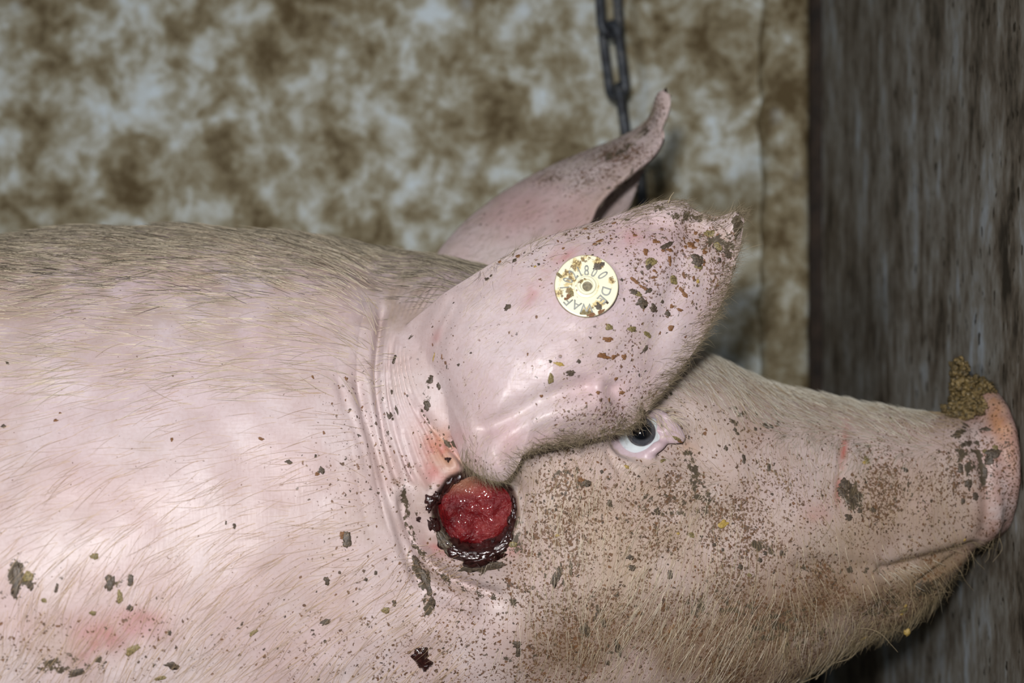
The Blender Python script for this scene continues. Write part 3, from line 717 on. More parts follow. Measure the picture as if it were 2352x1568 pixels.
tan = np.where(hd, 0.75*topw*sstep(1250, 900, px) + 0.10*sstep(1000, 1300, py), tan)
for (cx, cy, rx, ry, s) in [(1250, 1120, 120, 60, .55), (1180, 1200, 130, 150, .45), (1550, 1180, 200, 120, .55), (1750, 1350, 260, 160, .55), (2000, 1330, 260, 90, .6), (2150, 1330, 80, 60, .9), (1900, 1060, 260, 130, .28),
                            (1700, 1000, 150, 80, .32), (930, 1000, 40, 200, .35), (960, 1150, 60, 180, .4), (2080, 1200, 180, 90, .45), (1000, 1450, 300, 120, .2), (1450, 1350, 300, 180, .25), (100, 1480, 260, 90, .4), (2000, 950, 160, 40, .35)]:
    tan = np.where(hd, np.maximum(tan, s*B(cx, cy, rx, ry)), tan)
for (cx, cy, rx, ry, a, s) in [(1640, 740, 26, 160, 26, .6), (1650, 540, 80, 40, 20, .7), (1480, 950, 60, 30, -40, .6), (1330, 1010, 140, 16, -12, .6), (1400, 780, 120, 60, 0, .28)]:
    tan = np.where(ear, np.maximum(tan, s*B(cx, cy, rx, ry, a)), tan)
tan = np.where(hd, np.maximum(tan, np.maximum(.42*B(905, 930, 75, 260), .30*B(870, 1250, 160, 220))), tan)
tan = np.where(earf, np.maximum(0.15, 0.6*blob(px, py, 1400, 430, 40, 110, 50)), tan)
tan = np.where(lid & (py < 1060), 0, tan)
pink = np.full(nv_, 0.16)
for (cx, cy, rx, ry, s) in [(550, 640, 330, 60, .5), (250, 1460, 180, 60, .9), (1180, 1010, 150, 90, .95), (1260, 640, 160, 70, .6), (2100, 1150, 160, 130, .5), (1400, 900, 150, 90, .5), (1930, 1080, 60, 120, .5), (1150, 900, 120, 90, .4),
                            (1450, 540, 200, 60, .6), (1250, 500, 180, 90, .7), (2300, 1150, 60, 160, .8), (1200, 1400, 250, 150, .25), (1480, 1480, 200, 110, .4)]:
    pink = np.maximum(pink, s*B(cx, cy, rx, ry))
pink = np.where(lid, 0.75, pink)
red = np.zeros(nv_)
for (cx, cy, rx, ry, a, s) in [(1245, 640, 16, 70, 30, .40), (1300, 590, 30, 12, -35, .35), (1455, 545, 22, 16, 0, .35), (1937, 1040, 8, 58, 6, .72), (1926, 1120, 9, 42, 4, .62), (1880, 1180, 30, 26, 0, .3), (1015, 1035, 44, 70, -35, .50), (1000, 1085, 30, 44, -20, .5),
                               (1010, 1255, 36, 26, 0, .5), (230, 1470, 110, 34, -25, .30), (330, 1415, 60, 20, 0, .28), (1000, 780, 10, 30, 20, .25), (1180, 1260, 26, 20, 0, .4)]:
    red = np.maximum(red, s*B(cx, cy, rx, ry, a)*np.where(earf, 0, 1))
lil = np.where(ear, 0.55*B(1450, 700, 220, 200)+0.3*B(1150, 850, 150, 200), 0) + np.where(hd, 0.45*B(300, 800, 500, 250)+0.4*B(650, 640, 300, 70), 0)
lil = np.where(lid, 0.7, lil)
org = np.where(dsk | (px > 2215), 0.0, 0.0) + np.where(hd, 1.3*blob(px, py, 2294, 965, 24, 85, -14) + 0.5*B(1580, 1030, 26, 16, 30) + 0.3*blob(px, py, 2325, 1060, 8, 90, -8), 0) + np.where(hd, 0.8*B(1025, 1035, 34, 60, -35), 0)  # orange patches; the one on the snout rim paints light shining through
wet = np.where(lid, 0.28, 0.0) + np.where(hd, 0.9*blob(px, py, 2150, 1318, 90, 26, -25)+0.5*blob(px, py, 2300, 1110, 30, 130, -8), 0) + np.where(hd, 0.12*B(300, 980, 420, 220), 0) + np.where(ear, 0.18, 0)
# colour of the bare skin, with its own blotches and a painted glow on the snout rim
def nz(scale, a, b, k=0):
    v = 0.6*vnoise(co, scale, k) + 0.3*vnoise(co, scale*2.1, (k+1) % 4) + 0.2*vnoise(co, scale*4.3, (k+2) % 4)
    return sstep(a, b, 0.5+0.5*v)
tone = np.zeros((nv_, 3))
def mixc(f, c):
    global tone
    f = np.clip(f, 0, 1)[:, None]; tone = tone*(1-f) + np.array(c)[None]*f
mixc(np.ones(nv_), (0.600, 0.475, 0.462)); mixc(nz(55, .3, .7), (0.675, 0.568, 0.562))
mixc(pink*nz(35, .25, .75, 1), (0.60, 0.355, 0.37))
mixc(lil*0.8, (0.60, 0.49, 0.565))
mixc(tan*nz(90, .2, .75, 2)*0.85, (0.36, 0.25, 0.15))
mixc(np.clip(red*(0.35+nz(150, .3, .62, 3)), 0, 1), (0.46, 0.085, 0.075))
mixc(org*nz(110, .15, .6), (0.55, 0.25, 0.08))
mixc(np.where(hd, 0.95*blob(px, py, 2140, 1322, 105, 44, -28), 0), (0.20, 0.165, 0.075))
mixc(np.where(hd, 0.8*sstep(2170, 2290, px)*nz(120, .2, .7, 1), 0), (0.44, 0.24, 0.20))
fm = sstep(1060, 1330, px)*sstep(2330, 2200, px)
mixc(np.where(hd & ~lid, fm*(0.24 + 0.42*sstep(1020, 1130, py)*nz(26, .30, .75, 3))*(1-0.8*B(1820, 1110, 150, 80))*(1-0.7*B(1260, 1340, 90, 110)), 0), (0.43, 0.315, 0.20))
mixc(np.where(hd & ~lid, 0.85*fm*sstep(1270, 1460, py + 0.20*(px-1560))*nz(40, .15, .65, 1), 0), (0.21, 0.135, 0.08))
dwn = np.hypot(px-WND[0], py-WND[1])
mixc(np.where(hd, 0.75*np.exp(-((dwn-100)/30)**2)*nz(100, .2, .7, 3), 0), (0.17, 0.085, 0.05))
mixc(np.where(hd, sstep(104, 96, dwn + 7*vnoise(co, 260, 1)), 0), (0.035, 0.016, 0.012))
tone *= 0.90
patch = 0.55 + 0.6*nz(42, .28, .68, 2)
dirt2 = np.clip(0.85*dirt*np.where(hd, 1.0+0.85*sstep(1080, 1300, px), 1.5), 0, 1)**0.75*patch
def put_attr(name, a, b, c, d):
    at = me.attributes.new(name, 'FLOAT_COLOR', 'POINT')
    at.data.foreach_set('color', np.clip(np.stack([a, b, c, d], -1), 0, 1).astype(np.float32).ravel())
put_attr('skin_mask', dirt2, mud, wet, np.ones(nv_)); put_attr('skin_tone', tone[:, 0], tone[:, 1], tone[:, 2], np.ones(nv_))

pig = tag(empty('pig', (0, 0, 0)), 'pink pig with muddy head and drooping ear, standing with its snout against the grey partition', 'pig')
body.parent = pig
bvh = BVHTree.FromObject(body, bpy.context.evaluated_depsgraph_get())
CAM = Vector((0, 0, ZC))
def hit(px_, py_):
    d = (P(px_, py_, 1.0)-CAM).normalized(); h = bvh.ray_cast(CAM, d)
    return (h[0], h[1]) if h[0] is not None else (None, None)

def sticker(px_, py_, r=10):
    """surface frame at a pixel: point, averaged normal"""
    p, n0 = hit(px_, py_)
    if p is None: return None, None
    acc = Vector(n0)
    for a in range(6):
        q, m = hit(px_+r*math.cos(a*1.047), py_+r*math.sin(a*1.047))
        if q is not None and (q-p).length < 0.012: acc += m
    return p, acc.normalized()

def frame(n0, xdir=Vector((1, 0, 0))):
    z = n0.normalized(); x = (xdir - z*xdir.dot(z)).normalized(); y = z.cross(x)
    return Matrix((x, y, z)).transposed()

# ------------------------------------------------------------------ eye
gaze = (on_ball(1473, 990) - EC).normalized()
bm = bmesh.new(); bmesh.ops.create_uvsphere(bm, u_segments=64, v_segments=40, radius=ER)
for v in bm.verts:
    c = v.co.z/ER
    if c > 0.82: v.co += v.co.normalized()*0.0011*((c-0.82)/0.18)**0.8     # cornea
for f in bm.faces: f.smooth = True
n = NT('eyeball')
sp = n.new('ShaderNodeSeparateXYZ'); n.link(n.tc, sp.inputs[0])
rad = n.math('SQRT', n.math('ADD', n.math('MULTIPLY', sp.outputs[0], sp.outputs[0]), n.math('MULTIPLY', n.math('MULTIPLY', sp.outputs[1], sp.outputs[1]), 1.25)))
r0 = n.math('SQRT', n.math('ADD', n.math('MULTIPLY', sp.outputs[0], sp.outputs[0]), n.math('MULTIPLY', sp.outputs[1], sp.outputs[1])))
irisc = n.mix(n.noise(900, 3), (0.040, 0.042, 0.052), (0.085, 0.088, 0.10))
c = n.mix(n.step(rad, 0.0052, 0.0036), irisc, (0.002, 0.002, 0.003))
scl = n.mix(n.step(n.noise(260, 2), 0.60, 0.74), (0.66, 0.74, 0.77), (0.50, 0.58, 0.62))
scl = n.mix(n.step(r0, 0.0092, 0.0106), scl, (0.60, 0.42, 0.44))
c = n.mix(n.step(r0, 0.0061, 0.0065), c, scl)
n.set(color=c, rough=0.06, spec=0.6, coat=1.0, coat_rough=0.02)
emesh = bpy.data.meshes.new('eye'); bm.to_mesh(emesh); bm.free(); emesh.materials.append(n.m)
eye = bpy.data.objects.new('eye', emesh); COL.objects.link(eye); eye.parent = pig
eye.matrix_world = Matrix.Translation(EC) @ frame(gaze).to_4x4()
tag(eye, 'dark grey eye with bluish white of the eye')

# ------------------------------------------------------------------ raw wound below the ear
wp = P(WND[0], WND[1], surf_y(*WND)); _, wn = hit(WND[0]-130, WND[1]+20)
wn = (Vector((0.02, -1, 0.10))).normalized(); WM = frame(wn)
wy = hit(WND[0], WND[1])[0].y
wc = P(WND[0]+4, WND[1]-2, wy + 0.0005)
vs, fs = [], []
nr_, ns_ = 26, 72
for i in range(nr_+1):
    r = i/nr_
    for k in range(ns_):
        a = 2*math.pi*k/ns_; R0 = 0.0180*(1+0.05*math.sin(3*a+.6)+0.04*math.sin(5*a))
        x, y = R0*r*math.cos(a), R0*0.86*r*math.sin(a)
        q = np.array([[x, y, 0.3]])
        h = 0.0066*(1-r**3) + (0.0014*vnoise(q, 170)[0] + 0.0006*vnoise(q, 420, 1)[0])*(1-r**4)
        h += 0.0018*math.exp(-((x+0.0118)**2+(y+0.002)**2)/0.000012)       # lump at the left
        h -= 0.0024*math.exp(-((x-0.000)**2/0.00006+(y+0.0055)**2/0.00002))
        h -= 0.0018*math.exp(-((x+0.0070)**2/0.000004+(y+0.003)**2/0.00003))
        vs.append((x, y, h))
for i in range(nr_):
    for k in range(ns_):
        k2 = (k+1) % ns_; fs.append((i*ns_+k, (i+1)*ns_+k, (i+1)*ns_+k2, i*ns_+k2))
n = NT('raw_flesh')
sp = n.new('ShaderNodeSeparateXYZ'); n.link(n.tc, sp.inputs[0])
c = n.ramp(n.noise(95, 3), [(0.35, (0.11, 0.004, 0.006)), (0.55, (0.185, 0.009, 0.010)), (0.75, (0.28, 0.04, 0.036))])
c = n.mix(n.math('MULTIPLY', n.step(sp.outputs[1], 0.0045, 0.0125), n.step(sp.outputs[0], 0.006, -0.006)), c, (0.30, 0.125, 0.075))
n.set(color=c, rough=0.2, spec=0.5, coat=0.55, coat_rough=0.06)
n.bump(n.noise(560, 4, 0.65), 0.75, 0.0018); M_raw = n.m
wound = mesh_obj('wound', vs, fs, M_raw, pig); wound.matrix_world = Matrix.Translation(wc) @ WM.to_4x4()
tag(wound, 'raw glistening red open wound')

def lump_mesh(name, seed, mat, flat=0.35, spiky=0.35, sub=2):
    bm = bmesh.new(); bmesh.ops.create_icosphere(bm, subdivisions=sub, radius=0.5)
    c = np.array([tuple(v.co) for v in bm.verts]); 
    d = 1 + spiky*vnoise(c+seed*3.7, 3.6, seed % 4) + 0.6*spiky*vnoise(c+seed*1.3, 8.0, (seed+1) % 4)
    for v, k in zip(bm.verts, d): v.co = Vector((v.co.x*k, v.co.y*k, v.co.z*flat*(0.5+0.5*k)))
    m = bpy.data.meshes.new(name); bm.to_mesh(m); bm.free(); m.materials.append(mat)
    m.polygons.foreach_set('use_smooth', [True]*len(m.polygons))
    return m
scab_m = [lump_mesh('scab', 30+k, M_flake[4] if k < 4 else M_flake[1], 0.6, 0.85, 3) for k in range(5)]
def place(mesh, name, p, n0, sx, sy, sz, ang, parent=pig, sink=0.0):
    o = bpy.data.objects.new(name, mesh); COL.objects.link(o); o.parent = parent
    M = frame(n0) @ Matrix.Rotation(math.radians(-ang), 3, 'Z') @ Matrix.Diagonal((sx, sy, sz))
    o.matrix_world = Matrix.Translation(p - n0*sink) @ M.to_4x4()
    return o
PXM = 0.000183          # metres per pixel near the ear
# crusted black rim of the wound: angle from image right, clockwise, degrees; radius px; size px
for (a, r, sx, sy) in [(18, 92, 30, 16), (34, 92, 34, 20), (48, 90, 40, 22), (62, 90, 44, 24), (76, 92, 46, 28), (90, 94, 46, 28), (103, 96, 44, 26), (117, 95, 42, 24),
                       (131, 94, 40, 22), (146, 94, 34, 22), (160, 96, 28, 16), (60, 108, 40, 18), (80, 112, 44, 22), (98, 112, 34, 14), (195, 96, 22, 14), (212, 92, 34, 18),
                       (226, 90, 30, 16), (2, 92, 24, 12), (345, 90, 24, 10), (242, 90, 24, 12)]:
    a += 4*math.sin(a*12.9); ar = math.radians(a); r += 5*math.sin(a*7.7); x, y = WND[0]+r*math.cos(ar), WND[1]+r*0.98*math.sin(ar)
    p, m = sticker(x, y, 8)
    if p is None: continue
    g_ = 1.45 if 30 < a < 150 else 1.15
    place(scab_m[int(abs(a)*7) % 5], 'scab', p, m, sx*PXM*g_, sy*PXM*g_, 0.0055, a+90)
for (x, y, sx, sy, a) in [(988, 1150, 20, 34, 10), (1000, 1140, 14, 20, -20), (985, 1168, 12, 16, 0), (1030, 1055, 14, 12, 0), (962, 1192, 10, 9, 0), (968, 1510, 36, 44, -25), (976, 1528, 20, 22, 10)]:
    p, m = sticker(x, y, 8)
    place(scab_m[int(x) % 3], 'scab', p, m, sx*PXM, sy*PXM, 0.0042, a)

# ------------------------------------------------------------------ flakes of dried dirt on the skin
# pixel x, y, length, width, angle, kind (0 rust, 1 dark, 2 olive, 3 straw)
FL = [(1493,602,26,20,-40,2),(1490,612,18,10,-45,1),(1539,598,9,19,0,0),(1600,598,24,22,10,1),(1604,612,16,12,20,2),(1617,602,8,12,0,0),(1531,564,30,9,-38,1),(1523,575,9,6,0,0),(1539,574,14,7,-15,0),
 (1506,554,13,11,0,0),(1483,577,12,16,0,0),(1587,562,18,14,20,0),(1594,568,10,10,0,0),(1598,535,10,9,0,0),(1602,552,10,9,0,0),(1618,578,9,12,0,0),(1571,547,7,7,0,0),(1575,567,8,8,0,0),(1546,642,22,20,0,2),
 (1456,642,22,7,35,0),(1462,648,12,6,30,0),(1502,637,13,5,-12,0),(1478,660,24,5,30,0),(1489,667,15,9,-32,1),(1455,670,16,10,0,1),(1466,676,14,10,20,2),(1474,694,22,20,0,1),(1500,707,16,14,40,1),
 (1565,664,14,7,45,0),(1573,676,16,8,45,0),(1603,647,9,9,0,3),(1593,638,6,10,0,0),(1521,692,8,7,0,1),(1543,703,8,9,0,0),(1562,711,15,6,20,0),(1533,719,12,11,0,1),(1671,583,18,16,0,1),(1652,596,11,9,0,1),
 (1428,642,6,6,0,1),(1504,622,10,6,25,0),(1517,613,5,5,0,0),(1629,537,22,18,0,2),(1648,564,20,16,20,2),(1399,752,14,12,0,2),(1451,756,18,14,-10,2),(1486,767,24,10,25,2),(1541,752,14,12,0,0),(1397,779,24,9,5,0),
 (1386,817,26,11,12,0),(1409,819,13,11,0,0),(1434,819,12,10,0,0),(1482,802,16,8,-50,1),(1285,836,22,8,12,3),(1329,829,8,8,0,1),(1309,857,18,11,0,1),(1265,871,10,20,0,2),(1166,704,12,11,-30,1),(1162,710,8,7,0,1),
 (1212,813,4,7,0,0),(1244,909,7,6,0,0),(1264,830,6,6,0,1),(1374,901,9,8,0,0),(1399,918,8,7,0,0),(1428,901,10,8,0,0),(1415,869,9,8,0,0),(1378,553,16,7,-20,0),(1366,560,9,6,0,0),(1294,570,7,5,0,0),(1229,612,5,5,0,3),
 (1237,607,5,6,0,1),(990,871,12,17,5,1),(1007,886,10,13,0,1),(980,932,12,18,0,1),(906,825,9,18,12,1),(910,943,7,20,-8,1),(891,954,14,14,0,1),(901,962,8,6,0,1),(899,900,8,9,0,1),(1053,838,7,5,-25,1),(1026,842,4,9,0,1),
 (1015,819,3,10,-8,0),(996,821,4,18,25,3),(1182,598,12,9,0,1),(1190,588,10,8,0,0),(1118,641,9,7,0,1),(1128,633,8,6,0,1),(1148,601,8,7,0,0),(1440,505,10,6,0,1),(1410,512,12,5,-15,0),(1345,525,10,6,0,0),(1458,540,8,8,0,0),
 (797,1238,22,30,-8,1),(786,1228,10,14,10,0),(750,1334,10,16,-12,1),(863,1315,8,8,0,1),(886,1402,14,17,-15,2),(746,1429,18,10,-25,1),(582,1453,18,8,-30,2),(738,1079,11,14,-15,1),(728,1088,8,8,0,0),(725,1047,6,7,0,1),
 (663,1060,13,8,10,1),(538,1208,6,10,0,1),(519,1200,4,8,0,1),(217,1278,14,16,-20,2),(251,1338,18,28,10,1),(300,1332,14,22,0,1),(298,1395,12,12,0,1),(36,1335,16,56,4,1),(64,1325,18,20,0,2),(70,1345,10,16,0,1),(389,1453,7,10,0,1),
 (304,1493,28,15,-30,2),(395,1527,26,14,20,1),(366,1557,26,10,-10,2),(176,1544,40,14,-10,1),(213,1408,12,12,0,2),(100,1378,12,10,0,2),(130,1350,8,18,10,1),(17,833,10,5,40,1),(128,965,8,7,0,0),(600,1007,14,6,20,0),
 (395,1009,6,8,0,0),(795,869,6,9,-30,0),(718,865,5,9,-35,0),(8,978,9,8,0,1),(138,948,5,4,0,0),(275,1372,10,26,-5,2),(840,1330,7,7,0,1),(905,1385,8,12,0,1),
 (1400,1154,13,11,0,1),(1346,1109,18,13,-15,1),(1335,1101,12,9,0,0),(1382,1083,9,7,-35,1),(1661,1203,20,14,-18,3),(1588,1228,14,12,0,2),(1558,1225,8,6,0,3),(1447,1279,14,10,0,1),(1451,1304,14,11,0,1),(1539,1319,14,17,0,1),
 (1273,1330,12,28,8,1),(1283,1318,10,26,12,1),(1288,1297,5,9,0,1),(1311,1297,6,16,0,1),(1311,1315,6,10,0,1),(1253,1322,6,9,0,1),(1294,1337,6,12,0,1),(1186,1480,16,14,0,1),(1190,1497,12,20,0,1),(1346,1445,14,28,-5,1),(1385,1431,9,18,-15,1),
 (1367,1416,6,18,15,1),(1418,1485,10,40,-14,1),(1396,1522,8,12,-10,1),(1541,1445,22,9,-38,0),(1546,1438,12,8,-30,0),(1708,1054,8,18,5,1),(1277,1170,6,6,0,1),(1554,1007,17,8,25,2),(1562,1013,10,6,25,0),(1440,1072,11,7,30,3),(1280,1229,7,6,0,3),
 (1990,1055,18,12,60,2),(1985,1062,10,8,0,3),(1940,1110,22,22,0,1),(1935,1130,20,20,0,1),(1950,1150,18,14,20,1),(1966,1141,16,14,0,1),(1948,1188,16,12,0,1),(1975,1172,14,10,0,1),(2005,1170,14,9,0,1),(2079,1079,10,9,0,1),(2047,961,11,5,35,2),
 (1781,933,17,8,20,1),(2222,1019,12,12,0,1),(2210,1023,8,8,0,1),(2264,985,22,10,25,1),(2280,1042,26,18,-15,1),(2272,1056,22,18,0,1),(2286,1028,10,14,0,2),(2262,1036,12,10,0,2),(2262,1084,14,20,0,1),(2076,1402,18,15,0,2),(2080,1392,10,9,0,3),(2072,1410,9,8,0,3),
 (1985,1465,14,12,0,3),(2190,1251,8,8,0,1),(1766,1073,10,16,0,1),(1758,977,14,10,0,1),(1771,979,10,9,0,1),(1541,904,8,7,-30,1),(1529,911,8,9,0,1),(1681,967,14,8,10,1),(1690,974,9,8,0,1),(1688,986,8,8,0,1),(1693,995,9,6,10,1),
 (1522,1058,14,6,-35,2),(1667,1028,8,10,0,1),(1718,905,8,6,0,1),(1735,985,9,8,0,1),(1700,1300,10,12,0,1),(1720,1320,12,8,0,2),(1660,1262,8,7,0,1),(1745,1285,10,9,0,1),(1757,1270,9,8,0,1),(1795,1268,10,8,0,1),(1640,1250,8,6,0,1),
 (2216,1240,8,7,0,3),(2206,1075,14,18,0,1),(2224,1110,12,16,0,1),(2240,1140,12,14,0,1),(2212,1150,12,10,0,1),(2196,1000,16,12,0,1),(2216,975,14,12,0,1),(1112,1300,50,16,5,1),(1075,1306,34,14,-8,1),(1140,1296,26,14,10,1),(1150,1262,30,16,-20,1),(1175,1250,20,14,0,2),
 (972,1325,12,30,-20,1),(985,1352,14,26,-15,1),(992,1380,12,22,-5,1),(955,1290,10,24,-25,1)]
fl_m = [[lump_mesh('dirt_flake', 3*k+j, M_flake[k], 0.5, 0.6, 3) for j in range(3)] for k in range(4)]
for i, (x, y, l, w_, a, k) in enumerate(FL):
    p, m = sticker(x, y, 6)
    if p is None: continue
    sc = p.y/F*1.05
    place(fl_m[k][i % 3], 'dirt_flake', p, m, l*sc, w_*sc, min(0.0026, 0.0009+0.28*min(l, w_)*sc), a)

# ------------------------------------------------------------------ ear tag
tp, tn = sticker(1346, 661, 62)
tn = (tn + Vector((0.0, -0.6, 0.0))).normalized()
tagE = tag(empty('ear_tag'), 'round yellowish white plastic ear tag with grey lettering, pinned to the near ear', 'ear tag')
tagE.matrix_world = Matrix.Translation(tp + tn*0.0030) @ frame(tn).to_4x4()
TR = 0.0131
def lathe(name, prof, seg, mat, parent):
    vs, fs = [], []
    for (r, h) in prof:
        for k in range(seg): vs.append((r*math.cos(2*math.pi*k/seg), r*math.sin(2*math.pi*k/seg), h))
    for i in range(len(prof)-1):
        for k in range(seg):
            k2 = (k+1) % seg; fs.append((i*seg+k, i*seg+k2, (i+1)*seg+k2, (i+1)*seg+k))
    fs.append(tuple(range(seg-1, -1, -1))); fs.append(tuple((len(prof)-1)*seg+k for k in range(seg)))
    o = mesh_obj(name, vs, fs, mat, None, False); o.parent = parent
    return o
n = NT('tag_plastic')
sp = n.new('ShaderNodeSeparateXYZ'); n.link(n.tc, sp.inputs[0])
def near_pt(x, y, r): 
    dx = n.math('SUBTRACT', sp.outputs[0], x*TR); dy = n.math('SUBTRACT', sp.outputs[1], y*TR)
    return n.step(n.math('SQRT', n.math('ADD', n.math('MULTIPLY', dx, dx), n.math('MULTIPLY', dy, dy))), r*TR, 0.0)
m_ = near_pt(-0.62, 0.25, 0.55)
for (x, y, r) in [(0.40, 0.72, 0.42), (0.0, 0.95, 0.4), (0.05, -0.80, 0.4), (0.42, -0.55, 0.35), (-0.5, -0.22, 0.38), (0.82, 0.15, 0.3), (-0.85, -0.25, 0.35), (-0.18, 0.1, 0.25), (-0.35, 0.65, 0.45)]:
    m_ = n.math('MAXIMUM', m_, near_pt(x, y, r))
th_ = n.math('SUBTRACT', 0.69, n.math('MULTIPLY', m_, 0.25))
st_ = n.step(n.noise(620, 4, 0.65), th_, n.math('ADD', th_, 0.06))
st2 = n.step(n.noise(330, 4, 0.6), n.math('SUBTRACT', th_, 0.05), n.math('ADD', th_, 0.06))
rr_ = n.math('SQRT', n.math('ADD', n.math('MULTIPLY', sp.outputs[0], sp.outputs[0]), n.math('MULTIPLY', sp.outputs[1], sp.outputs[1])))
c = n.mix(n.math('MULTIPLY', st2, 0.75), (0.80, 0.78, 0.58), (0.58, 0.42, 0.13))
c = n.mix(n.math('MULTIPLY', st_, 0.9), c, (0.16, 0.09, 0.025))
c = n.mix(n.math('MULTIPLY', n.step(rr_, TR*0.955, TR*1.0), 0.75), c, (0.20, 0.13, 0.05))
n.set(color=c, rough=0.35, spec=0.5); M_tag = n.m
disc_p = [(TR*0.97, -0.0014), (TR, -0.0008), (TR, 0.0003), (TR*0.985, 0.0007), (TR*0.95, 0.0008), (0.40*TR, 0.00085), (0.385*TR, 0.0006), (0.37*TR, 0.00085), (0.30*TR, 0.0010)]
tdisc = lathe('disc', disc_p, 96, M_tag, tagE)
stud = lathe('stud', [(0.30*TR, 0.0004), (0.30*TR, 0.0014), (0.275*TR, 0.0018), (0.215*TR, 0.0018), (0.19*TR, 0.0015), (0.165*TR, 0.0004), (0.12*TR, 0.0003)], 64, M_tag, tagE)
lathe('stud_hole', [(0.165*TR, 0.0006), (0.150*TR, 0.0013), (0.10*TR, 0.0012)], 40, simple('stud_dirt', (0.26, 0.215, 0.13), 0.6, 0.3, 900), stud).location = (0.0003, -0.0003, 0)
tag(stud, 'raised hollow stud at the centre of the tag')
M_ink = simple('grey_print', (0.36, 0.37, 0.345), 0.5, 0.08, 900, 0)
fc = {}
def glyph(ch):
    if ch not in fc:
        cu = bpy.data.curves.new('letter', 'FONT'); cu.body = ch; cu.size = 1.0; cu.align_x = 'CENTER'; cu.align_y = 'CENTER'; cu.extrude = 0.0; cu.offset = 0.012; cu.resolution_u = 5
        o = bpy.data.objects.new('t', cu); COL.objects.link(o)
        dg = bpy.context.evaluated_depsgraph_get(); dg.update()
        m = bpy.data.meshes.new_from_object(o.evaluated_get(dg)); bpy.data.objects.remove(o)
        c = np.array([tuple(v.co) for v in m.vertices]); lo_, hi_ = c.min(0), c.max(0)
        for v in m.vertices: v.co = ((v.co.x-(lo_[0]+hi_[0])/2)/(hi_[1]-lo_[1]), (v.co.y-(lo_[1]+hi_[1])/2)/(hi_[1]-lo_[1]), 0)
        bm = bmesh.new(); bm.from_mesh(m)
        ex_ = bmesh.ops.extrude_face_region(bm, geom=list(bm.faces))
        for v in [g for g in ex_['geom'] if isinstance(g, bmesh.types.BMVert)]: v.co.z += 0.025
        bmesh.ops.recalc_face_normals(bm, faces=bm.faces); bm.to_mesh(m); bm.free()
        m.name = 'letter'; m.materials.clear(); m.materials.append(M_ink); fc[ch] = m
    return fc[ch]
# position on the disc in units of its radius (x right, y up), height, squeeze
for ch, x, y, h, w_ in [('1', -0.68, -0.06, .30, .7), ('0', -0.575, 0.17, .33, .62), ('2', -0.41, 0.365, .33, .62), ('1', -0.215, 0.455, .33, .7), ('8', 0.005, 0.485, .35, .62), ('0', 0.25, 0.425, .33, .62), ('0', 0.51, 0.335, .36, .62),
                        ('D', 0.60, -0.19, .29, .95), ('E', 0.475, -0.44, .29, .95), ('W', -0.005, -0.71, .29, .9), ('A', -0.325, -0.63, .29, .95), ('F', -0.575, -0.50, .29, .95)]:
    o = bpy.data.objects.new('letter', glyph(ch)); COL.objects.link(o); o.parent = tdisc
    o.location = (x*TR, y*TR, 0.00082); o.rotation_euler = (0, 0, math.atan2(y, x)-math.pi/2); o.scale = (h*TR*w_*1.05, h*TR, 0.004)
for (x, y, l, w_, a, k) in [(1372, 612, 22, 14, 0, 1), (1384, 606, 12, 8, 0, 1), (1312, 672, 9, 24, 0, 2), (1306, 680, 12, 12, 0, 0), (1374, 703, 14, 12, 40, 1), (1380, 715, 14, 8, -30, 0), (1345, 718, 22, 10, 5, 2), (1358, 722, 18, 8, -10, 0), (1327, 666, 9, 5, 0, 0), (1284, 632, 8, 16, -40, 2), (1394, 694, 6, 6, 0, 1), (1300, 686, 10, 6, 20, 0)]:
    p = P(x, y, 0.5); d = (p-CAM).normalized()
    t = (tagE.matrix_world.translation + tn*0.0008 - CAM).dot(tn)/d.dot(tn); q = CAM + d*t
    o = place(fl_m[k][int(x) % 3], 'dirt_flake', q, tn, l*PXM, w_*PXM, 0.0007, a, None)
    o.parent = tagE; o.matrix_parent_inverse = tagE.matrix_world.inverted()

# ------------------------------------------------------------------ wet mud on the snout
bm = bmesh.new()
def add_lump(c, r, sub, seed, amp=0.35):
    g = bmesh.ops.create_icosphere(bm, subdivisions=sub, radius=1.0)['verts']
    q = np.array([tuple(v.co) for v in g]); d = 1 + amp*vnoise(q+seed, 2.2, seed % 4) + amp*0.6*vnoise(q+seed, 5.5, (seed+1) % 4) + (amp*0.35*vnoise(q+seed, 11.0, (seed+2) % 4) if sub > 3 else 0)
    for v, k in zip(g, d): v.co = Vector((v.co.x*r[0], v.co.y*r[1], v.co.z*r[2]))*k + c
MY = 0.694
for i, (x, y, rx, rz, dy) in enumerate([(2203, 845, 16, 22, 0), (2212, 882, 28, 22, 0), (2245, 885, 24, 18, 0.001), (2222, 915, 36, 26, 0), (2198, 945, 30, 22, -0.002), (2236, 935, 26, 22, -0.003), (2266, 900, 16, 16, 0.001)]):
    add_lump(P(x, y, MY+dy), (rx*.000211, 0.011, rz*.000211), 5, 40+i)
crumb = np.random.default_rng(3)
for i in range(230):
    x, y, rx, rz = [(2203, 845, 18, 24), (2212, 882, 30, 24), (2245, 885, 26, 20), (2222, 915, 38, 28), (2198, 945, 32, 22), (2236, 935, 28, 24)][i % 6]
    t = crumb.uniform(0, 6.28); s_ = crumb.uniform(0.35, 1.0)
    r = crumb.uniform(0.0007, 0.0019)
    add_lump(P(x+rx*s_*math.cos(t), y+rz*s_*math.sin(t), MY-0.0105*math.sqrt(max(0.02, 1-s_*s_))), (r, r, r), 1, i, 0.3)
m = bpy.data.meshes.new('mud_clump'); bm.to_mesh(m); bm.free(); m.materials.append(M_mud)
m.polygons.foreach_set('use_smooth', [True]*len(m.polygons))
mud_o = bpy.data.objects.new('mud_clump', m); COL.objects.link(mud_o)
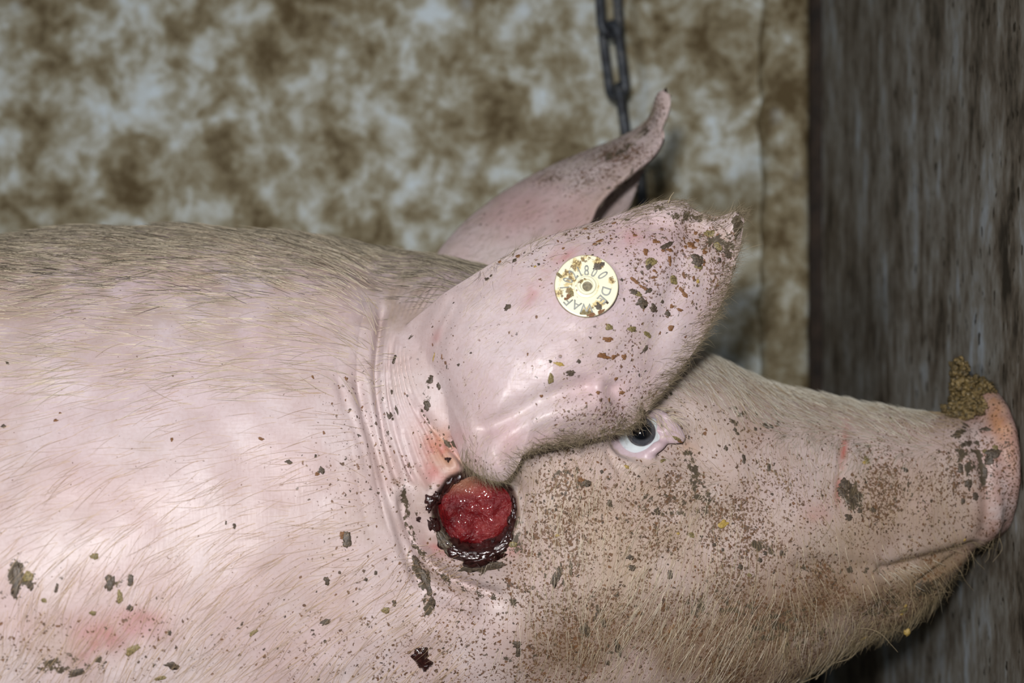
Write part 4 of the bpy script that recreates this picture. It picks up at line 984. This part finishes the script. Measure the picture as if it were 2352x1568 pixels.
tag(mud_o, 'crumbly wet brown mud clump stuck on top of the snout', 'mud')

# ------------------------------------------------------------------ chain on the back wall
def link_mesh():
    vs, fs = [], []
    half, rr, wr = 0.0175, 0.0074, 0.0034; path = []
    for k in range(13): a = math.pi*k/12; path.append((rr*math.cos(a), half+rr*math.sin(a)))
    for k in range(13): a = math.pi+math.pi*k/12; path.append((rr*math.cos(a), -half+rr*math.sin(a)))
    n_ = len(path)
    for i in range(n_):
        p0 = Vector(path[i-1]); p1 = Vector(path[(i+1) % n_]); t = (p1-p0).normalized(); nn = Vector((t.y, -t.x))
        for s_ in range(12):
            a = 2*math.pi*s_/12; vs.append((path[i][0]+nn.x*wr*math.cos(a), wr*math.sin(a), path[i][1]+nn.y*wr*math.cos(a)))
    for i in range(n_):
        for s_ in range(12):
            j, t = (i+1) % n_, (s_+1) % 12; fs.append((i*12+s_, i*12+t, j*12+t, j*12+s_))
    o = mesh_obj('link', vs, fs, M_chain); m = o.data; bpy.data.objects.remove(o); return m
lm = link_mesh()
chain = tag(empty('chain', P(1400, 0, 0.97)), 'dark steel chain hanging in front of the stained back wall', 'chain')
cp = [P(x, y, Y) for x, y, Y in [(1391, -720, 1.006), (1390, -576, .998), (1390, -432, .990), (1391, -288, .982), (1393, -146, .976), (1398, -2, .970), (1410, 140, .968), (1434, 282, .966), (1450, 425, .966), (1460, 570, .966), (1467, 714, .966), (1470, 858, .966)]]
for i, p in enumerate(cp):
    o = bpy.data.objects.new('link', lm); COL.objects.link(o); o.parent = chain
    ax = (cp[max(i-1, 0)] - cp[min(i+1, len(cp)-1)]).normalized()
    rot = ax.to_track_quat('Z', 'Y').to_matrix() @ Matrix.Rotation(math.radians(2 if i % 2 else 62), 3, 'Z')
    o.matrix_local = Matrix.Translation(p - chain.location) @ rot.to_4x4()
bt = tube_mesh('eye_bolt', [cp[0]+Vector((0, Yb+.01-cp[0].y, .024)), cp[0]+Vector((0, .008, .024)), cp[0]+Vector((0, -.004, .022)), cp[0]+Vector((0, -.006, .014)), cp[0]+Vector((0, .004, .013))], [.004, .004, .004, .004, .003], 0, 12, 40)
bt.data.materials.append(M_chain); bt.parent = chain; bt.location = -chain.location

# ------------------------------------------------------------------ bristles
me.calc_loop_triangles(); ntri = len(me.loop_triangles)
tv = np.zeros(ntri*3, np.int32); me.loop_triangles.foreach_get('vertices', tv); tv = tv.reshape(-1, 3)
a3, b3, c3 = co[tv[:, 0]], co[tv[:, 1]], co[tv[:, 2]]
area = 0.5*np.linalg.norm(np.cross(b3-a3, c3-a3), axis=1)
tc_ = (a3+b3+c3)/3; tpx, tpy = proj(tc_); tno = nor[tv].mean(1); tsrc = np.round(src[tv[:, 0]])
facing = tno[:, 1] < 0.35
thd = (tsrc == 0) | (tsrc == 4)
no_eye = np.hypot((tpx-1475)/1.5, tpy-1003) > 62
no_wound = np.hypot(tpx-WND[0], tpy-WND[1]) > 84
def dirs(px_, py_, ctl):
    ctl = np.array(ctl, float); w_ = 1.0/(((px_[:, None]-ctl[None, :, 0])**2+(py_[:, None]-ctl[None, :, 1])**2)+2500.0)**1.5
    w_ /= w_.sum(1, keepdims=True); return w_ @ ctl[:, 2], w_ @ ctl[:, 3]
def grow(name, mat, weight, count, length, ctl, lift, rad, jitter=0.18, droop=0.0, bend=0.3, npt=5, seed=1):
    r = np.random.default_rng(seed)
    w_ = np.maximum(weight, 0)*area; w_ = w_/w_.sum()
    k = r.choice(ntri, count, p=w_); u, v = r.random(count), r.random(count); f = u+v > 1; u[f], v[f] = 1-u[f], 1-v[f]
    p = a3[k]*(1-u-v)[:, None] + b3[k]*u[:, None] + c3[k]*v[:, None]; nn = tno[k]/np.linalg.norm(tno[k], axis=1, keepdims=True)
    qx, qy = proj(p)
    if callable(ctl): dx, dy = ctl(qx, qy)
    else: dx, dy = dirs(qx, qy, ctl)
    d = np.stack([dx, np.zeros(count), -dy], -1); d /= np.linalg.norm(d, axis=1, keepdims=True)+1e-9
    clump = np.stack([vnoise(p, 90, 0), vnoise(p, 90, 1), vnoise(p, 90, 2)], -1)
    d += r.normal(0, jitter, (count, 3)) + clump*jitter*1.5
    t = d - nn*(d*nn).sum(1)[:, None]; t /= np.linalg.norm(t, axis=1, keepdims=True)+1e-9
    L_ = length*r.uniform(0.55, 1.25, count); li = lift*r.uniform(0.5, 1.6, count)
    side = np.cross(nn, t); bd = r.normal(0, bend, count)*0.35
    pts = np.zeros((count, npt, 3)); rads = np.zeros((count, npt))
    for i in range(npt):
        s_ = i/(npt-1)
        pts[:, i] = p + (L_*s_)[:, None]*(t + side*(bd*s_)[:, None]) + nn*(L_*li*s_*(1-0.45*s_))[:, None] + nn*0.00006
        pts[:, i, 2] -= L_*droop*s_*s_
        rads[:, i] = rad*(1-0.75*s_)*(1.0)
    rads *= r.uniform(0.7, 1.3, (count, 1))
    hc = bpy.data.hair_curves.new(name); hc.add_curves([npt]*count)
    hc.attributes['position'].data.foreach_set('vector', pts.astype(np.float32).ravel())
    ra = hc.attributes.get('radius') or hc.attributes.new('radius', 'FLOAT', 'POINT')
    ra.data.foreach_set('value', rads.astype(np.float32).ravel())
    hc.materials.append(mat)
    o = bpy.data.objects.new(name, hc); COL.objects.link(o); o.parent = pig; o['kind'] = 'stuff'
    return o
inx = lambda a, b, s_=40: sstep(a-s_, a+s_, tpx)*sstep(b+s_, b-s_, tpx)
iny = lambda a, b, s_=40: sstep(a-s_, a+s_, tpy)*sstep(b+s_, b-s_, tpy)
BODYDIR = [(0, 600, -1, .06), (500, 560, -1, .05), (900, 600, -1, -.12), (1050, 610, -1, -.2), (100, 750, -1, .12), (500, 720, -1, .12), (800, 720, -1, -.25), (0, 900, -1, .35), (400, 880, -1, .22), (700, 900, -1, .12),
           (0, 1150, -.8, .6), (300, 1100, -.9, .5), (600, 1150, -1, .25), (800, 1150, -1, .1), (0, 1400, -.4, 1), (300, 1400, -.6, .9), (600, 1400, -.85, .6), (850, 1400, -.9, .5), (300, 1560, -.5, .9), (800, 1560, -.8, .7), (1050, 1500, -.7, .8)]
FACEDIR = [(1600, 850, -.8, -.5), (1750, 890, -.8, -.5), (1950, 930, -.7, -.7), (2100, 950, -.5, -.9), (1600, 950, -.6, -.5), (1650, 1020, -.1, -1), (1750, 1100, .1, 1), (1900, 1050, -.3, 1), (2100, 1100, -.5, .8), (1300, 1120, -.2, 1), (1400, 1200, -.35, 1),
           (1250, 1250, .1, 1), (1500, 1200, -.7, .7), (1600, 1250, -.3, 1), (1300, 1400, .05, 1), (1500, 1400, -.45, 1), (1700, 1400, -.5, .9), (1900, 1300, .45, .9), (2100, 1250, .5, .8), (1900, 1420, .2, 1), (1150, 1400, -.1, 1), (1100, 1500, -.4, .9), (2200, 1220, .5, .8)]
hb = thd & facing
grow('hair_back', M_hair_dirty, hb*sstep(.50, .92, tno[:, 2])*(0.25*sstep(-2600, -2300, tpx)+0.75*sstep(-900, -300, tpx))*sstep(1160, 1100, tpx)*sstep(740, 570, tpy), 18000, .012, BODYDIR, .14, .00010, .16, 0, .4, seed=2)
grow('hair_flank_pale', M_hair_pale, hb*(0.3*sstep(-2500, -2300, tpx)+0.7*sstep(-900, -300, tpx))*sstep(930, 840, tpx)*iny(540, 900, 60)*sstep(.1, .35, tno[:, 2]+.12), 6600, .017, BODYDIR, .07, .00009, .12, .02, .5, seed=3)
grow('hair_flank', M_hair_brown, hb*(0.25*sstep(-2500, -2300, tpx)+0.75*sstep(-900, -300, tpx))*np.where(tpy < 1250, sstep(900, 830, tpx), sstep(1120, 1040, tpx))*(iny(820, 2100, 80))*(0.25+0.75*sstep(950, 1350, tpy)), 11000, .014, BODYDIR, .05, .000062, .14, .03, .4, seed=4)
grow('hair_face', M_hair_face, hb*no_eye*no_wound*inx(1180, 2215, 20)*(tpy > 760)*(1+0.8*sstep(.2, .6, tno[:, 2])), 15000, .0060, FACEDIR, .20, .000050, .25, .05, .6, 4, seed=5)
grow('hair_forehead', M_hair_white, hb*no_eye*inx(1480, 2140, 30)*sstep(.30, .75, tno[:, 2]), 5200, .0070, FACEDIR, .30, .00007, .2, 0, .4, 4, seed=6)
grow('hair_cheek', M_hair_pale, hb*no_wound*(np.exp(-((tpx-1500)/230)**2-((tpy-1400)/170)**2)+.6*np.exp(-((tpx-1310)/120)**2-((tpy-1180)/90)**2)+.35*np.exp(-((tpx-1800)/200)**2-((tpy-1430)/120)**2)), 1200, .0150, FACEDIR, .10, .00008, .13, .05, .6, seed=7)
grow('hair_jaw', M_hair_jaw, hb*(np.exp(-((tpx-1950)/220)**2-((tpy-1440)/60)**2)+np.exp(-((tpx-2150)/90)**2-((tpy-1350)/40)**2)+.5*np.exp(-((tpx-2260)/70)**2-((tpy-1250)/20)**2))*(tno[:, 2] < .1), 1100, .0100, FACEDIR, .42, .00007, .3, .15, .8, seed=8)
er = (tsrc == 1)
eu_d, _ = poly_dist(tpx, tpy, [p_[:2] for p_ in up]); el_d, _ = poly_dist(tpx, tpy, [p_[:2] for p_ in lo])
def ear_dir(qx, qy):
    d_, t_ = poly_dist(qx, qy, [p_[:2] for p_ in lo]); 
    return np.where(qy < 600, .9, .55+.25*np.sin(qx*.05)), np.where(qy < 600, -.35, np.where(qx < 1480, .75, -.1))
grow('hair_ear', M_hair_ear, er*(1.0*np.exp(-(eu_d/22)**2)*(tpx > 1100)*(.35+(tpx > 1420)) + 1.6*np.exp(-(el_d/26)**2)*(tpx > 1060))*(tno[:, 1] < .6), 3600, .0060, ear_dir, .30, .00005, .35, .05, .8, 4, seed=9)
grow('hair_ear_down', M_hair_pale, er*(tno[:, 1] < 0)*(tpx > 1060), 2600, .0042, lambda qx, qy: (np.full_like(qx, .75), np.full_like(qx, -.6)), .06, .00004, .2, 0, .4, 4, seed=10)
ef = (tsrc == 2)
grow('hair_far_ear', M_hair_dirty, ef*(tno[:, 1] < .4)*(tpx > 1000), 2200, .005, lambda qx, qy: (np.full_like(qx, .8), np.full_like(qx, -.55)), .15, .00005, .3, 0, .4, 4, seed=11)
grow('eyelashes', M_hair_pale, (tsrc == 3)*(tpy < 972)*(tno[:, 1] < .2), 130, .0085, lambda qx, qy: (np.full_like(qx, .55), np.full_like(qx, .55)), .7, .00009, .2, .2, .5, 6, seed=12)
# single long whiskers round the mouth and chin
WH = [([(1840, 1568), (1885, 1548), (1915, 1522), (1945, 1503), (1985, 1468)], .664, .00017), ([(1874, 1560), (1905, 1528), (1950, 1512), (1972, 1490), (1990, 1460)], .668, .00013), ([(1935, 1446), (1985, 1443), (2020, 1453), (2045, 1478), (2062, 1497)], .655, .00012),
      ([(2028, 1424), (2050, 1444), (2084, 1451), (2108, 1432), (2120, 1395), (2119, 1372)], .668, .00012), ([(1922, 1440), (1960, 1430), (1995, 1402), (2020, 1375)], .648, .00010), ([(2105, 1330), (2120, 1370), (2100, 1400)], .660, .00008),
      ([(2225, 1255), (2240, 1285), (2262, 1308)], .675, .00009), ([(2198, 1290), (2215, 1330), (2237, 1357)], .675, .00009), ([(2296, 1236), (2301, 1262), (2280, 1290)], .675, .00009), ([(2268, 1244), (2272, 1275), (2262, 1292)], .675, .00009),
      ([(1913, 1190), (1900, 1215), (1880, 1240), (1856, 1262)], None, .00010), ([(1952, 1036), (1966, 1056), (1964, 1078), (1956, 1092)], None, .00011), ([(2172, 972), (2166, 1000), (2165, 1028)], None, .00008), ([(2136, 1008), (2168, 1028), (2192, 1048)], None, .00009),
      ([(1296, 1098), (1270, 1122), (1235, 1134), (1205, 1130)], None, .00008), ([(1535, 465), (1540, 452), (1548, 441)], .600, .00016), ([(1705, 575), (1730, 566), (1752, 560)], .606, .00006)]
hc = bpy.data.hair_curves.new('whiskers'); hc.add_curves([12]*len(WH)); pos, rd = [], []
for poly, Yw, rad_ in WH:
    c = catmull(poly, 12)
    for k, (x, y) in enumerate(c):
        if Yw is None:
            p, m_n = hit(x, y); p = p + m_n*0.0009*math.sin(math.pi*k/11)
        else: p = P(x, y, Yw)
        pos.append(tuple(p)); rd.append(rad_*(1-0.6*k/11))
hc.attributes['position'].data.foreach_set('vector', np.array(pos, np.float32).ravel())
ra = hc.attributes.get('radius') or hc.attributes.new('radius', 'FLOAT', 'POINT'); ra.data.foreach_set('value', np.array(rd, np.float32))
hc.materials.append(M_hair_jaw); wo = bpy.data.objects.new('whiskers', hc); COL.objects.link(wo); wo.parent = pig; wo['kind'] = 'stuff'
place(fl_m[3][0], 'dirt_flake', P(2084, 1452, .668), Vector((0, -1, 0)), .0030, .0030, .0024, 20)
